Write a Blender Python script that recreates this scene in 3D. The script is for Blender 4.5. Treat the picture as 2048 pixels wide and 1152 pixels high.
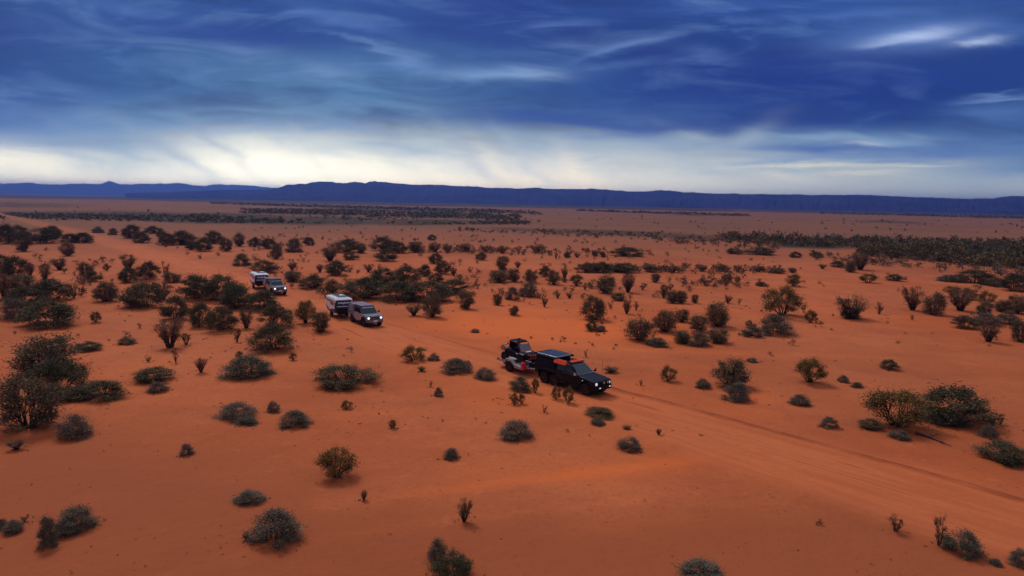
import bpy, bmesh, math, random
import numpy as np
from mathutils import Vector, Matrix, noise
R = math.radians
random.seed(7)
for o in list(bpy.data.objects): bpy.data.objects.remove(o)
SC = bpy.context.scene
COL = SC.collection

# ------------------------------------------------------------------ camera
FP, CY, ROLL, H = 1384.0, 404.0, R(1.06), 13.2      # focal length in photo pixels, horizon row, camera roll, drone height
PITCH = math.atan((576 - CY) / FP)
cr, sr, cp, sp = math.cos(ROLL), math.sin(ROLL), math.cos(PITCH), math.sin(PITCH)
cam = bpy.data.cameras.new('camera'); cam.sensor_width = 36; cam.lens = FP / 2048 * 36
cam.clip_start = 0.5; cam.clip_end = 90000
co = bpy.data.objects.new('camera', cam); COL.objects.link(co); SC.camera = co
right = Vector((cr, sr * sp, sr * cp)); up = Vector((-sr, cr * sp, cr * cp)); fwd = Vector((0, cp, -sp))
co.matrix_world = Matrix(((right.x, up.x, -fwd.x, 0), (right.y, up.y, -fwd.y, 0), (right.z, up.z, -fwd.z, H), (0, 0, 0, 1)))
SC.render.resolution_x, SC.render.resolution_y = 1024, 576
SC.view_settings.view_transform = 'Standard'; SC.view_settings.look = 'None'
SC.view_settings.exposure = 0.0; SC.view_settings.gamma = 1

def ray(x, y):
    u, v = (x - 1024) / FP, -(y - 576) / FP
    u, v = u * cr - v * sr, u * sr + v * cr
    return Vector((u, cp + v * sp, -sp + v * cp))
def ground_at(x, y, z=0.0):
    d = ray(x, y); t = (H - z) / -d.z
    return Vector((d.x * t, d.y * t, z))

# ------------------------------------------------------------------ node helpers
def srgb(r, g, b):
    f = lambda c: (c / 255 / 12.92) if c / 255 <= .04045 else ((c / 255 + .055) / 1.055) ** 2.4
    return (f(r), f(g), f(b), 1)
class NT:
    def __init__(s, nt): s.nt = nt
    def n(s, t, **k):
        a = s.nt.nodes.new(t)
        for q, v in k.items(): setattr(a, q, v)
        return a
    def lk(s, a, b): s.nt.links.new(a, b)
    def m(s, op, a, b=None, c=None, clamp=False):
        d = s.n('ShaderNodeMath', operation=op, use_clamp=clamp)
        for i, v in enumerate((a, b, c)):
            if v is None: continue
            if isinstance(v, (int, float)): d.inputs[i].default_value = v
            else: s.lk(v, d.inputs[i])
        return d.outputs[0]
    def mix(s, f, a, b, blend='MIX'):
        d = s.n('ShaderNodeMix', data_type='RGBA', blend_type=blend)
        for i, v in ((0, f), (6, a), (7, b)):
            if isinstance(v, (int, float)): d.inputs[i].default_value = v
            elif isinstance(v, (tuple, list)): d.inputs[i].default_value = v if len(v) == 4 else (*v, 1)
            else: s.lk(v, d.inputs[i])
        return d.outputs[2]
    def mr(s, v, a, b, c=0., d=1., interp='SMOOTHSTEP'):
        r = s.n('ShaderNodeMapRange', interpolation_type=interp)
        s.lk(v, r.inputs[0])
        for i, x in ((1, a), (2, b), (3, c), (4, d)): r.inputs[i].default_value = x
        return r.outputs[0]
    def noise(s, vec, scale, detail=3, rough=.5, out=0, dist=0.):
        a = s.n('ShaderNodeTexNoise'); a.inputs['Scale'].default_value = scale
        a.inputs['Detail'].default_value = detail; a.inputs['Roughness'].default_value = rough
        a.inputs['Distortion'].default_value = dist
        if vec is not None: s.lk(vec, a.inputs['Vector'])
        return a.outputs[out]
    def xyz(s, x, y, z=0.):
        c = s.n('ShaderNodeCombineXYZ')
        for i, v in enumerate((x, y, z)):
            if isinstance(v, (int, float)): c.inputs[i].default_value = v
            else: s.lk(v, c.inputs[i])
        return c.outputs[0]
    def ramp(s, f, stops):
        a = s.n('ShaderNodeValToRGB'); cr_ = a.color_ramp
        while len(cr_.elements) < len(stops): cr_.elements.new(.5)
        for e, (p, c) in zip(cr_.elements, stops): e.position = p; e.color = c
        s.lk(f, a.inputs[0]); return a.outputs[0]

# ------------------------------------------------------------------ world: storm clouds over a clear sky
SUN_AZ, SUN_EL = R(-30), R(48)
w = bpy.data.worlds.new('World'); SC.world = w; w.use_nodes = True
w.node_tree.nodes.clear(); N = NT(w.node_tree)
tc = N.n('ShaderNodeTexCoord'); sep = N.n('ShaderNodeSeparateXYZ'); N.lk(tc.outputs['Generated'], sep.inputs[0])
X, Y, Z = sep.outputs
az0 = N.m('ARCTAN2', X, Y)
az = N.m('SUBTRACT', N.m('PINGPONG', N.m('ADD', az0, .66), 1.32), .66)        # the same weather all the way round
hyp = N.m('SQRT', N.m('ADD', N.m('MULTIPLY', X, X), N.m('MULTIPLY', Y, Y)))
zz = N.m('MAXIMUM', Z, 0.)
tel = N.m('DIVIDE', zz, N.m('MAXIMUM', hyp, .02))
q0 = N.m('DIVIDE', tel, N.m('COSINE', az))
u0 = N.m('TANGENT', az)
qe0 = N.m('SUBTRACT', q0, N.m('MULTIPLY', u0, math.tan(ROLL)))
# wind-drawn wisps: noise squeezed vertically, finer toward the horizon
lowf = N.mr(q0, 0., .2, 2.2, 1., 'LINEAR')
pv = N.xyz(N.m('MULTIPLY', u0, 3.2), N.m('MULTIPLY', N.m('ADD', q0, N.m('MULTIPLY', u0, .06)), N.m('MULTIPLY', lowf, 14.)), 3.7)
n1 = N.noise(pv, 1.0, 5, .55, 0, .8)
n2 = N.noise(N.xyz(N.m('MULTIPLY', u0, 5.), N.m('MULTIPLY', q0, 24.), 9.1), 1.1, 5, .6, 0, 1.0)
n3 = N.noise(N.xyz(N.m('MULTIPLY', u0, 9.), N.m('MULTIPLY', q0, 60.), 1.1), 1.3, 4, .6, 0, .8)
c1 = N.m('SUBTRACT', n1, .5); c2 = N.m('SUBTRACT', n2, .5); c3 = N.m('SUBTRACT', n3, .5)
hz = N.mr(q0, .0, .10, .35, 1., 'LINEAR')
qe = N.m('ADD', qe0, N.m('MULTIPLY', N.m('ADD', N.m('MULTIPLY', c1, .05), N.m('MULTIPLY', c2, .025)), hz))
ue = N.m('ADD', u0, N.m('MULTIPLY', c1, .10))
s_ = N.m('DIVIDE', N.m('ADD', ue, .74), 1.48)
rows = [   # sky colours seen in bands from the frame top down to the horizon, nine azimuths each
 (-10, [(60,86,156),(64,98,168),(64,96,172),(60,90,168),(54,82,164),(56,86,168),(60,92,178),(70,104,188),(56,86,168)]),
 (60,  [(58,84,154),(66,98,168),(52,80,154),(60,92,168),(50,78,156),(50,78,154),(50,82,162),(64,100,178),(56,90,172)]),
 (120, [(56,84,154),(66,102,168),(94,130,184),(86,122,184),(64,98,168),(44,72,150),(38,64,142),(40,70,150),(44,74,154)]),
 (180, [(58,88,162),(76,112,174),(102,138,188),(100,138,192),(70,108,174),(46,76,154),(34,62,142),(36,66,146),(46,80,158)]),
 (240, [(84,114,172),(108,142,186),(118,150,190),(116,148,190),(84,116,172),(72,102,164),(46,74,146),(46,76,150),(70,104,170)]),
 (285, [(140,160,186),(134,158,184),(214,218,212),(192,202,204),(152,170,190),(164,178,194),(128,152,184),(100,134,182),(84,118,174)]),
 (325, [(232,232,220),(178,192,196),(255,252,238),(236,234,222),(196,200,202),(184,192,198),(180,192,196),(168,184,192),(112,142,180)]),
 (368, [(250,248,232),(246,242,228),(255,255,244),(246,240,226),(226,218,206),(206,206,202),(196,202,202),(180,192,198),(172,186,196)]),
]
qs = []; cols = []
for y, cs in rows:
    d = ray(1024, y); qs.append(d.z / d.y)
    cols.append(N.ramp(s_, [(i / 8, srgb(*c)) for i, c in enumerate(cs)]))
c = cols[-1]
for i in range(len(rows) - 2, -1, -1):
    c = N.mix(N.mr(qe, qs[i + 1], qs[i]), c, cols[i])
c = N.mix(N.mr(q0, .05, .16), c, N.mix(1., c, (.70, .81, .74, 1), 'MULTIPLY'))
# wisps of lighter and darker cloud
tone = N.m('ADD', N.m('MULTIPLY', c1, 1.0), N.m('ADD', N.m('MULTIPLY', c2, 1.1), N.m('MULTIPLY', c3, .2)))
tone = N.m('MULTIPLY', tone, N.mr(q0, .02, .12, .10, 1.))
c = N.mix(N.m('MULTIPLY', N.m('MAXIMUM', tone, 0.), 1.0, clamp=True), c, srgb(128, 162, 208))
c = N.mix(N.m('MULTIPLY', N.m('MAXIMUM', N.m('MULTIPLY', tone, -1.), 0.), 1.7, clamp=True), c, srgb(30, 50, 106))
# single clouds and gaps (azimuth tangent, elevation tangent, half widths, tilt, strength, colour)
def blob(c, px, py, wx, wy, rot, k, colr, warp=1.0):
    d = ray(px, py); bu, bq = d.x / d.y, d.z / d.y
    du = N.m('SUBTRACT', N.m('ADD', u0, N.m('MULTIPLY', c2, .05 * warp)), bu)
    dq = N.m('SUBTRACT', N.m('ADD', q0, N.m('MULTIPLY', c2, .035 * warp)), bq)
    ca, sa = math.cos(R(rot)), math.sin(R(rot))
    a = N.m('DIVIDE', N.m('ADD', N.m('MULTIPLY', du, ca), N.m('MULTIPLY', dq, sa)), wx / FP)
    b = N.m('DIVIDE', N.m('SUBTRACT', N.m('MULTIPLY', dq, ca), N.m('MULTIPLY', du, sa)), wy / FP)
    r2 = N.m('ADD', N.m('MULTIPLY', a, a), N.m('MULTIPLY', b, b))
    g = N.m('MULTIPLY', N.m('EXPONENT', N.m('MULTIPLY', r2, -1.)), k)
    return N.mix(g, c, srgb(*colr))
for a in [(1800, 82, 170, 34, 8, .45, (120,155,220)), (1835, 72, 82, 12, 11, .85, (190,208,245)), (1955, 82, 48, 9, 8, .75, (190,210,245)),
          (1775, 92, 60, 7, 8, .5, (170,195,240)), (1000, 148, 130, 16, 2, .65, (140,175,220)), (1075, 152, 55, 9, -4, .5, (160,190,225)),
          (480, 100, 60, 14, -6, .35, (130,160,205)), (660, 140, 60, 14, -10, .35, (140,172,215)), (820, 122, 50, 14, -12, .4, (130,165,215)),
          (1310, 100, 60, 22, 6, .7, (38,60,128)), (1290, 78, 60, 6, 10, .5, (120,150,205)), (1215, 98, 60, 6, 20, .45, (110,145,205)),
          (1420, 115, 60, 14, -8, .35, (110,145,205)), (1150, 62, 70, 16, -2, .55, (44,62,126)), (1110, 48, 70, 6, 6, .35, (100,135,200)),
          (960, 20, 110, 20, -4, .5, (44,66,136)), (430, 70, 190, 22, -6, .6, (46,72,146)), (250, 20, 120, 14, -6, .3, (90,125,190)), (700, 45, 120, 16, -14, .4, (96,130,195)),
          (1640, 175, 330, 45, 2, .55, (30,56,136)), (1330, 215, 260, 26, 4, .5, (44,72,140)), (1080, 232, 130, 14, -6, .6, (52,80,150)),
          (1455, 262, 40, 12, 0, .85, (52,78,140)), (1505, 268, 60, 20, 30, .35, (190,205,215)), (1390, 272, 60, 10, -20, .4, (175,190,205)), (1640, 272, 110, 8, 0, .6, (150,182,210)),
          (1735, 289, 50, 6, 1, .9, (214,226,232)), (1790, 280, 80, 7, 0, .5, (160,190,216)), (1650, 296, 140, 11, 0, .85, (76,108,172)), (1830, 305, 120, 9, 0, .6, (92,126,182)), (1560, 340, 90, 6, 0, .5, (150,172,190)), (1420, 345, 90, 12, -8, .4, (158,174,188)), (1600, 313, 120, 5, 2, .4, (110,140,190)),
          (1790, 318, 150, 5, 0, .55, (120,150,195)), (1640, 328, 150, 5, 1, .55, (232,228,210)), (1840, 330, 60, 4, 0, .5, (226,226,214)), (1730, 346, 90, 6, 3, .5, (228,224,208)),
          (1560, 352, 60, 8, -10, .35, (222,216,204)), (1900, 300, 130, 20, 0, .5, (84,116,176)), (1990, 225, 90, 18, 4, .5, (96,134,192)), (2010, 192, 70, 4, 6, .5, (130,165,215)),
          (520, 330, 170, 55, 0, .5, (255,255,246)), (60, 330, 150, 30, -10, .5, (250,246,230)),
          (330, 300, 130, 14, -28, .55, (140,160,184)), (1060, 330, 80, 12, -48, .5, (170,180,196)), (1160, 350, 60, 22, -50, .6, (228,220,206)), (1000, 345, 70, 14, -50, .5, (224,218,206)),
          (1930, 365, 120, 7, 0, .35, (150,172,196)),
          (430, 285, 90, 11, -38, .40, (136,156,182)), (210, 285, 140, 13, -22, .35, (132,154,184)), (740, 268, 120, 13, -16, .45, (126,146,178)), (930, 300, 90, 14, -42, .40, (150,164,186)), (620, 300, 60, 8, -50, .25, (190,198,204)),
          (1180, 246, 150, 10, -3, .65, (56,82,146)), (1340, 252, 90, 9, 2, .7, (50,76,142)), (1530, 238, 160, 14, 3, .6, (34,60,130)), (1250, 268, 50, 6, 6, .45, (90,116,166)), (1580, 262, 70, 7, -2, .5, (60,90,154)),
          (80, 60, 150, 30, 0, .4, (60,86,148)), (560, 78, 120, 14, -6, .5, (44,70,138)), (900, 75, 160, 22, -4, .45, (46,70,138)), (1180, 150, 110, 18, 0, .45, (46,76,146)), (1560, 130, 190, 20, 2, .5, (34,58,134)), (1900, 150, 170, 16, 2, .45, (40,66,142)),
          (1700, 30, 160, 8, 4, .35, (96,132,200)), (1420, 18, 130, 8, 3, .3, (84,116,190)), (740, 92, 90, 6, -14, .35, (130,162,208)), (350, 90, 110, 8, -4, .3, (112,146,192)), (150, 180, 90, 12, -10, .25, (96,130,182)), (1250, 130, 80, 7, 8, .3, (96,130,190))]:
    c = blob(c, *a)
# rain shafts slanting out of the cloud base
rs = N.noise(N.xyz(N.m('ADD', N.m('MULTIPLY', u0, 6.), N.m('MULTIPLY', q0, 10.)), N.m('MULTIPLY', q0, 1.2), 5.), 1., 3, .5)
rf = N.m('MULTIPLY', N.mr(q0, .0, .05), N.mr(q0, .14, .07))
rf = N.m('MULTIPLY', rf, N.mr(u0, .42, .2))
c = N.mix(N.m('MULTIPLY', N.mr(rs, .45, .75), N.m('MULTIPLY', rf, .35)), c, srgb(110, 138, 178))
c = N.mix(N.m('MULTIPLY', N.mr(rs, .5, .2), N.m('MULTIPLY', rf, .10)), c, srgb(215, 220, 216))
# unseen above the frame: pale overcast over physical sky, added to light the ground neutrally
sky = N.n('ShaderNodeTexSky', sky_type='NISHITA', sun_disc=False, sun_elevation=SUN_EL, sun_rotation=SUN_AZ)
skc = N.mix(1., sky.outputs[0], (.10, .10, .10, 1), 'MULTIPLY')
gain = N.m('ADD', 1., N.m('MULTIPLY', N.m('MULTIPLY', N.m('EXPONENT', N.m('MULTIPLY', q0, -26.)), 4.2), N.mr(u0, .0, .55, 1., .50)))       # low sky brightened to make up for the haze box's dimming
c = N.mix(1., c, N.xyz(gain, N.m('ADD', 1., N.m('MULTIPLY', N.m('SUBTRACT', gain, 1.), .90)), N.m('ADD', 1., N.m('MULTIPLY', N.m('SUBTRACT', gain, 1.), .60))), 'MULTIPLY')
hi = N.mix(.8, skc, (.50, .45, .43, 1))
c = N.mix(N.mr(tel, .34, .9), c, hi)
c = N.mix(N.mr(Z, 0.0, -.06), c, srgb(120, 80, 62))
bg = N.n('ShaderNodeBackground'); N.lk(c, bg.inputs[0]); bg.inputs[1].default_value = 1.0
wo = N.n('ShaderNodeOutputWorld'); N.lk(bg.outputs[0], wo.inputs[0])

sl = bpy.data.lights.new('sun', 'SUN'); sl.energy = 1.5; sl.angle = R(14); sl.color = (1, .93, .84)
so = bpy.data.objects.new('sun', sl); COL.objects.link(so)
sd = Vector((math.sin(SUN_AZ) * math.cos(SUN_EL), math.cos(SUN_AZ) * math.cos(SUN_EL), math.sin(SUN_EL)))
so.rotation_euler = sd.to_track_quat('Z', 'Y').to_euler(); so.location = (0, 0, 60)

# ------------------------------------------------------------------ object helpers
def link(o): COL.objects.link(o); return o
def tag(o, label=None, cat=None, group=None, kind=None):
    for k, v in (('label', label), ('category', cat), ('group', group), ('kind', kind)):
        if v: o[k] = v
    return o
def mesh_np(name, V, F, mat=None, uv=None, attrs=None, smooth=False):
    """V (n,3) array, F (m,k) array of equal-sized faces"""
    me = bpy.data.meshes.new(name); V = np.asarray(V, dtype=np.float32); F = np.asarray(F, dtype=np.int32)
    me.vertices.add(len(V)); me.vertices.foreach_set('co', V.ravel())
    k = F.shape[1]; me.loops.add(F.size); me.loops.foreach_set('vertex_index', F.ravel())
    me.polygons.add(len(F)); me.polygons.foreach_set('loop_start', np.arange(0, F.size, k, dtype=np.int32))
    me.update(calc_edges=True)
    if smooth: me.polygons.foreach_set('use_smooth', np.ones(len(F), dtype=bool))
    if attrs:
        for an, av in attrs.items():
            a = me.attributes.new(an, 'FLOAT', 'POINT'); a.data.foreach_set('value', np.asarray(av, dtype=np.float32))
    if mat: me.materials.append(mat)
    me.validate(); return me
def fbm(x, y, s, o=3, seed=0.):
    return noise.fractal(Vector((x / s + seed, y / s - seed, seed * 1.7)), 1.0, 2.0, o)

# ------------------------------------------------------------------ materials
def principled(name):
    m = bpy.data.materials.new(name); m.use_nodes = True; m.node_tree.nodes.clear()
    n = NT(m.node_tree); b = n.n('ShaderNodeBsdfPrincipled'); o = n.n('ShaderNodeOutputMaterial')
    n.lk(b.outputs[0], o.inputs[0]); return m, n, b
def paint(name, colr, rough=.4, metal=0., dust=0., coat=0., var=.12, spec=.5):
    """paint, plastic or metal with uneven tone and red road dust that thins out with height"""
    m, n, b = principled(name)
    t = n.n('ShaderNodeTexCoord'); v = t.outputs['Object']
    base = n.mix(n.mr(n.noise(v, 2.3, 4, .6), .3, .7), tuple(x * (1 - var) for x in colr[:3]), tuple(min(1, x * (1 + var)) for x in colr[:3]))
    if dust > 0:
        sx = n.n('ShaderNodeSeparateXYZ'); n.lk(v, sx.inputs[0])
        f = n.m('MULTIPLY', n.mr(sx.outputs[2], 1.5, .1, .25, 1., 'LINEAR'), n.mr(n.noise(v, 5., 5, .65), .35, .75))
        f = n.m('MULTIPLY', f, dust); base = n.mix(f, base, (.30, .10, .05))
        n.lk(n.m('ADD', n.m('MULTIPLY', f, .5), rough, clamp=True), b.inputs['Roughness'])
    else:
        b.inputs['Roughness'].default_value = rough
    n.lk(base, b.inputs['Base Color']); b.inputs['Metallic'].default_value = metal
    b.inputs['Coat Weight'].default_value = coat; b.inputs['Specular IOR Level'].default_value = spec
    return m
def lamp_mat(name, colr, e):
    m, n, b = principled(name); b.inputs['Base Color'].default_value = (*colr, 1)
    b.inputs['Emission Color'].default_value = (*colr, 1); b.inputs['Emission Strength'].default_value = e
    b.inputs['Roughness'].default_value = .15; return m
def glass_mat(name, colr, sp=.7):
    m, n, b = principled(name); t = n.n('ShaderNodeTexCoord')
    n.lk(n.mix(n.noise(t.outputs['Object'], 3., 3), tuple(x * .8 for x in colr), colr), b.inputs['Base Color'])
    b.inputs['Roughness'].default_value = .06; b.inputs['Specular IOR Level'].default_value = sp; b.inputs['Coat Weight'].default_value = sp * .5
    return m

# soil: one node group shared by ground and track
def soil_color(n, pos):
    big = n.noise(pos, .045, 4, .55); mid = n.noise(pos, .35, 5, .6); fine = n.noise(pos, 3.2, 5, .7); grit = n.noise(pos, 14., 3, .7)
    c = n.mix(n.mr(big, .32, .68), (.46, .108, .034), (.55, .152, .056))
    c = n.mix(n.m('MULTIPLY', n.mr(mid, .48, .72), .45), c, (.40, .088, .030))
    c = n.mix(n.m('MULTIPLY', n.mr(mid, .46, .25), .35), c, (.64, .170, .050))
    c = n.mix(n.m('MULTIPLY', n.mr(fine, .50, .68), .55), c, (.33, .080, .034))
    c = n.mix(n.m('MULTIPLY', n.mr(grit, .58, .72), .6), c, (.20, .060, .030))
    return c, fine, grit, mid
def soil_bump(n, b, fine, grit, mid, pos):
    h = n.m('ADD', n.m('MULTIPLY', fine, .10), n.m('ADD', n.m('MULTIPLY', grit, .02), n.m('MULTIPLY', mid, .5)))
    bp = n.n('ShaderNodeBump'); bp.inputs['Strength'].default_value = .55; bp.inputs['Distance'].default_value = .5
    n.lk(h, bp.inputs['Height']); n.lk(bp.outputs[0], b.inputs['Normal'])
M_ground, n, b = principled('red_soil')
geo = n.n('ShaderNodeNewGeometry'); pos = geo.outputs['Position']
c, fine, grit, mid = soil_color(n, pos)
def attr(n, name):
    a = n.n('ShaderNodeAttribute'); a.attribute_name = name; return a.outputs['Fac']
c = n.mix(n.m('MULTIPLY', n.mr(n.noise(pos, .9, 6, .72), .54, .70), .38), c, (.66, .20, .085))
tn = attr(n, 'tone'); vg = attr(n, 'veg'); pl = attr(n, 'plain')
c = n.mix(n.m('MAXIMUM', tn, 0.), c, (.76, .165, .038))
c = n.mix(n.m('MAXIMUM', n.m('MULTIPLY', tn, -1.), 0.), c, (.34, .086, .034))
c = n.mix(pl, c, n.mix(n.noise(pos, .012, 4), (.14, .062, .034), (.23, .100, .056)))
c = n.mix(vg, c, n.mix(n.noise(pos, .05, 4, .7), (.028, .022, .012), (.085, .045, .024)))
n.lk(c, b.inputs['Base Color']); b.inputs['Roughness'].default_value = .95; b.inputs['Specular IOR Level'].default_value = .15
soil_bump(n, b, fine, grit, mid, pos)

M_track, n, b = principled('graded_dirt')
geo = n.n('ShaderNodeNewGeometry'); pos = geo.outputs['Position']
c, fine, grit, mid = soil_color(n, pos); ta = attr(n, 'across'); tl = attr(n, 'along'); tn = attr(n, 'tone')
c = n.mix(n.m('MAXIMUM', tn, 0.), c, (.76, .165, .038))
c = n.mix(n.m('MAXIMUM', n.m('MULTIPLY', tn, -1.), 0.), c, (.34, .086, .034))
pl = attr(n, 'plain')
streak = n.noise(n.xyz(n.m('MULTIPLY', ta, 6.), n.m('MULTIPLY', tl, .10), 0.), 1., 6, .68, 0, .4)
wob = n.m('ADD', n.m('ABSOLUTE', ta), n.m('MULTIPLY', n.m('SUBTRACT', n.noise(n.xyz(0., n.m('MULTIPLY', tl, .22), ta), 1., 3), .5), .35))
inr = n.mr(wob, .95, .45)
tcol = n.mix(n.mr(streak, .35, .65), (.56, .140, .050), (.74, .205, .072))
c = n.mix(n.m('MULTIPLY', inr, .6), c, tcol)
rut = n.m('MULTIPLY', n.mr(streak, .56, .66), n.m('MULTIPLY', inr, .55)); c = n.mix(rut, c, (.28, .060, .022))
sx = n.m('SUBTRACT', ta, n.m('ADD', .62, n.m('MULTIPLY', n.m('SUBTRACT', n.noise(n.xyz(0., n.m('MULTIPLY', tl, .16), 4.), 1., 4), .5), .16)))
c = n.mix(pl, c, (.24, .092, .045))
berm = n.mr(n.m('ABSOLUTE', sx), .10, .02)  # dark red windrow line, the ridge's shaded side painted into the colour
c = n.mix(n.m('MULTIPLY', berm, n.m('MULTIPLY', attr(n, 'berm'), n.mr(n.noise(n.xyz(n.m('MULTIPLY', ta, 14.), n.m('MULTIPLY', tl, .35), 2.), 1., 5, .7), .35, .62, .25, .85))), c, (.24, .046, .018))
n.lk(c, b.inputs['Base Color']); b.inputs['Roughness'].default_value = .95; b.inputs['Specular IOR Level'].default_value = .15
soil_bump(n, b, fine, grit, mid, pos)

# ------------------------------------------------------------------ ground sheet
def height(x, y):
    r = math.hypot(x, y); f = max(0., min(1., (260 - r) / 160)) * max(0, min(1, (r - 6) / 10))
    if f <= 0: return 0.
    return f * (.16 * fbm(x, y, 17, 3, 3.1) + .05 * fbm(x, y, 4.5, 2, 8.2))
def gpoint(px, py):
    p = ground_at(px, py)
    for _ in range(2): p = ground_at(px, py, height(p.x, p.y))
    return p
def to_px(x, y, z=0.):
    d = Vector((x, y, z - H)); f = d.dot(fwd)
    return 1024 + FP * d.dot(right) / f, 576 - FP * d.dot(up) / f, f
# patches of brighter or duller soil; dark foreground ones paint light falloff into the colour (photo spot, radii in metres along/away, strength)
patches = [((1050, 655), (11, 7), .75), ((1250, 672), (10, 5), .5), ((880, 700), (9, 5), .35), ((330, 515), (9, 30), .25), ((1100, 625), (10, 12), .35),
           ((1200, 790), (12, 6), .35), ((1000, 960), (5, 1.4), .25), ((1120, 940), (5, 1.2), .3), ((520, 1110), (3, 1.2), .25),
           ((200, 1100), (14, 6), -.60), ((300, 980), (14, 5), -.45), ((1300, 1140), (13, 5), -.55), ((1900, 1140), (9, 5), -.60), ((700, 1130), (10, 4), -.35), ((1650, 1060), (8, 4), -.4), ((100, 900), (10, 6), -.35),
           ((1800, 740), (20, 12), -.30), ((1950, 860), (9, 6), -.35), ((60, 660), (14, 12), -.15)]
patches = [(gpoint(*p), r, k) for p, r, k in patches]
def soft(v, a, b):
    t = max(0., min(1., (v - a) / (b - a))); return t * t * (3 - 2 * t)
# belts of scrub far out on the plain: photo rows between which the ground is overgrown
belts = [([(-200, 425), (150, 425), (420, 428), (700, 436), (1060, 446)], [(-200, 428), (150, 437), (420, 446), (700, 449), (1060, 451)], .80),
         ([(420, 404), (1000, 420), (1060, 424)], [(420, 407), (1000, 427), (1060, 429)], .80),
         ([(480, 418), (700, 418), (1040, 428)], [(480, 426), (700, 430), (1040, 440)], .75),
         ([(-300, 383.5), (1024, 408.1), (2300, 429.3)], [(-300, 389.), (1024, 414.6), (2300, 435.8)], 1.),
         ([(-200, 402), (200, 410)], [(-200, 414), (200, 415)], .5),
         ([(1150, 421), (1500, 430)], [(1150, 422.5), (1500, 433)], .6), ([(1640, 424), (2300, 437)], [(1640, 427), (2300, 443)], .7),
         ([(1700, 440), (1900, 447)], [(1700, 446), (1900, 450)], .55), ([(950, 456), (1350, 466), (1500, 474)], [(950, 460), (1350, 476), (1500, 480)], .55),
         ([(1500, 478), (2300, 488)], [(1500, 492), (2300, 512)], .70), ([(1760, 492), (2300, 500)], [(1760, 512), (2300, 560)], .75)]
def lerp_pts(P, x):
    if x < P[0][0] or x > P[-1][0]: return None
    for (x0, y0), (x1, y1) in zip(P, P[1:]):
        if x <= x1: return y0 + (y1 - y0) * (x - x0) / (x1 - x0)
old_ = [([(2100, 735), (1700, 712), (1400, 706), (1150, 690), (960, 655), (900, 600), (890, 560)], 1.3, .30), ([(640, 1010), (860, 985), (1120, 952), (1360, 925), (1420, 905)], .55, .50),
        ([(-60, 500), (200, 520), (420, 560), (520, 590)], 2.0, .2), ([(1500, 560), (1800, 550), (2100, 560)], 2.2, -.3), ([(1400, 790), (1700, 850), (2100, 930)], .5, -.30), ([(300, 1160), (620, 1080), (980, 1030), (1300, 1000)], .4, .3)]
old_ = [([gpoint(*q) for q in P], wd, k) for P, wd, k in old_]
def near_line(x, y, P):
    best = 1e9
    for a, b_ in zip(P, P[1:]):
        dx, dy = b_.x - a.x, b_.y - a.y; t = max(0., min(1., ((x - a.x) * dx + (y - a.y) * dy) / (dx * dx + dy * dy))); best = min(best, (x - a.x - t * dx) ** 2 + (y - a.y - t * dy) ** 2)
    return math.sqrt(best)
def tone_at(x, y):
    t = 0.
    if 15 < y < 130:
        wx = x + .8 * fbm(x, y, 9, 2, 6.)
        for P, wd, k in old_:
            d_ = near_line(wx, y, P)
            if d_ < wd * 2.5: t += k * math.exp(-(d_ / wd) ** 2)
    for p, (rx, ry), k in patches:
        e = ((x - p.x) / rx) ** 2 + ((y - p.y) / ry) ** 2
        if e < 6: t += k * math.exp(-e)
    return max(-.8, min(.85, t + .25 * fbm(x, y, 30, 3, 5.) + .22 * fbm(x, y, 6, 3, 2.) + .12 * fbm(x * .35, y * 1.6, 2.2, 2, 9.)))
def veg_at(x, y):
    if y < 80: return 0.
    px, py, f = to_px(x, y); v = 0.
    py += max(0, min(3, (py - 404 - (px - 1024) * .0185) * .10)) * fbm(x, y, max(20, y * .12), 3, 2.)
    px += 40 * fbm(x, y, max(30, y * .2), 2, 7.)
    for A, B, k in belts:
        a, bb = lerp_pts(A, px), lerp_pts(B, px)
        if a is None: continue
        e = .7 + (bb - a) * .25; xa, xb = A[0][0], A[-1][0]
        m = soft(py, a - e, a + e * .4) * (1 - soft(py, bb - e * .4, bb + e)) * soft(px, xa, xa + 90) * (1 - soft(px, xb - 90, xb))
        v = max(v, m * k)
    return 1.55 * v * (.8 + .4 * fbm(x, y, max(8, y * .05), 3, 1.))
ang = list(np.linspace(-42, 42, 340)) + list(np.linspace(42, 318, 70))[1:-1]
rad = [0, 3, 7, 11] + list(np.arange(14, 150, .55))
while rad[-1] < 14200: rad.append(rad[-1] * 1.022)
V = []; tone = []; veg = []; plain = []
for r in rad:
    for a in ang:
        x, y = r * math.sin(R(a)), r * math.cos(R(a)); V.append((x, y, height(x, y) if abs(a) < 50 else 0.))
        front = abs(a) < 43
        tone.append(tone_at(x, y) if r < 400 else 0.); veg.append(veg_at(x, y) if front else 0.)
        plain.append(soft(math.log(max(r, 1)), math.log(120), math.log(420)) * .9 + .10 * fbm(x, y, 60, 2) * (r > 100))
na = len(ang); idx = np.arange(len(V)).reshape(len(rad), na)
i0 = idx[:-1]; i1 = idx[1:]
F = np.stack([i0, i1, np.roll(i1, -1, 1), np.roll(i0, -1, 1)], -1).reshape(-1, 4)[:, ::-1]
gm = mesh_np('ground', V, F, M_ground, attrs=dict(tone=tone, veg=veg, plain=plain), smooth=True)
tag(link(bpy.data.objects.new('ground', gm)), kind='structure')

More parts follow.
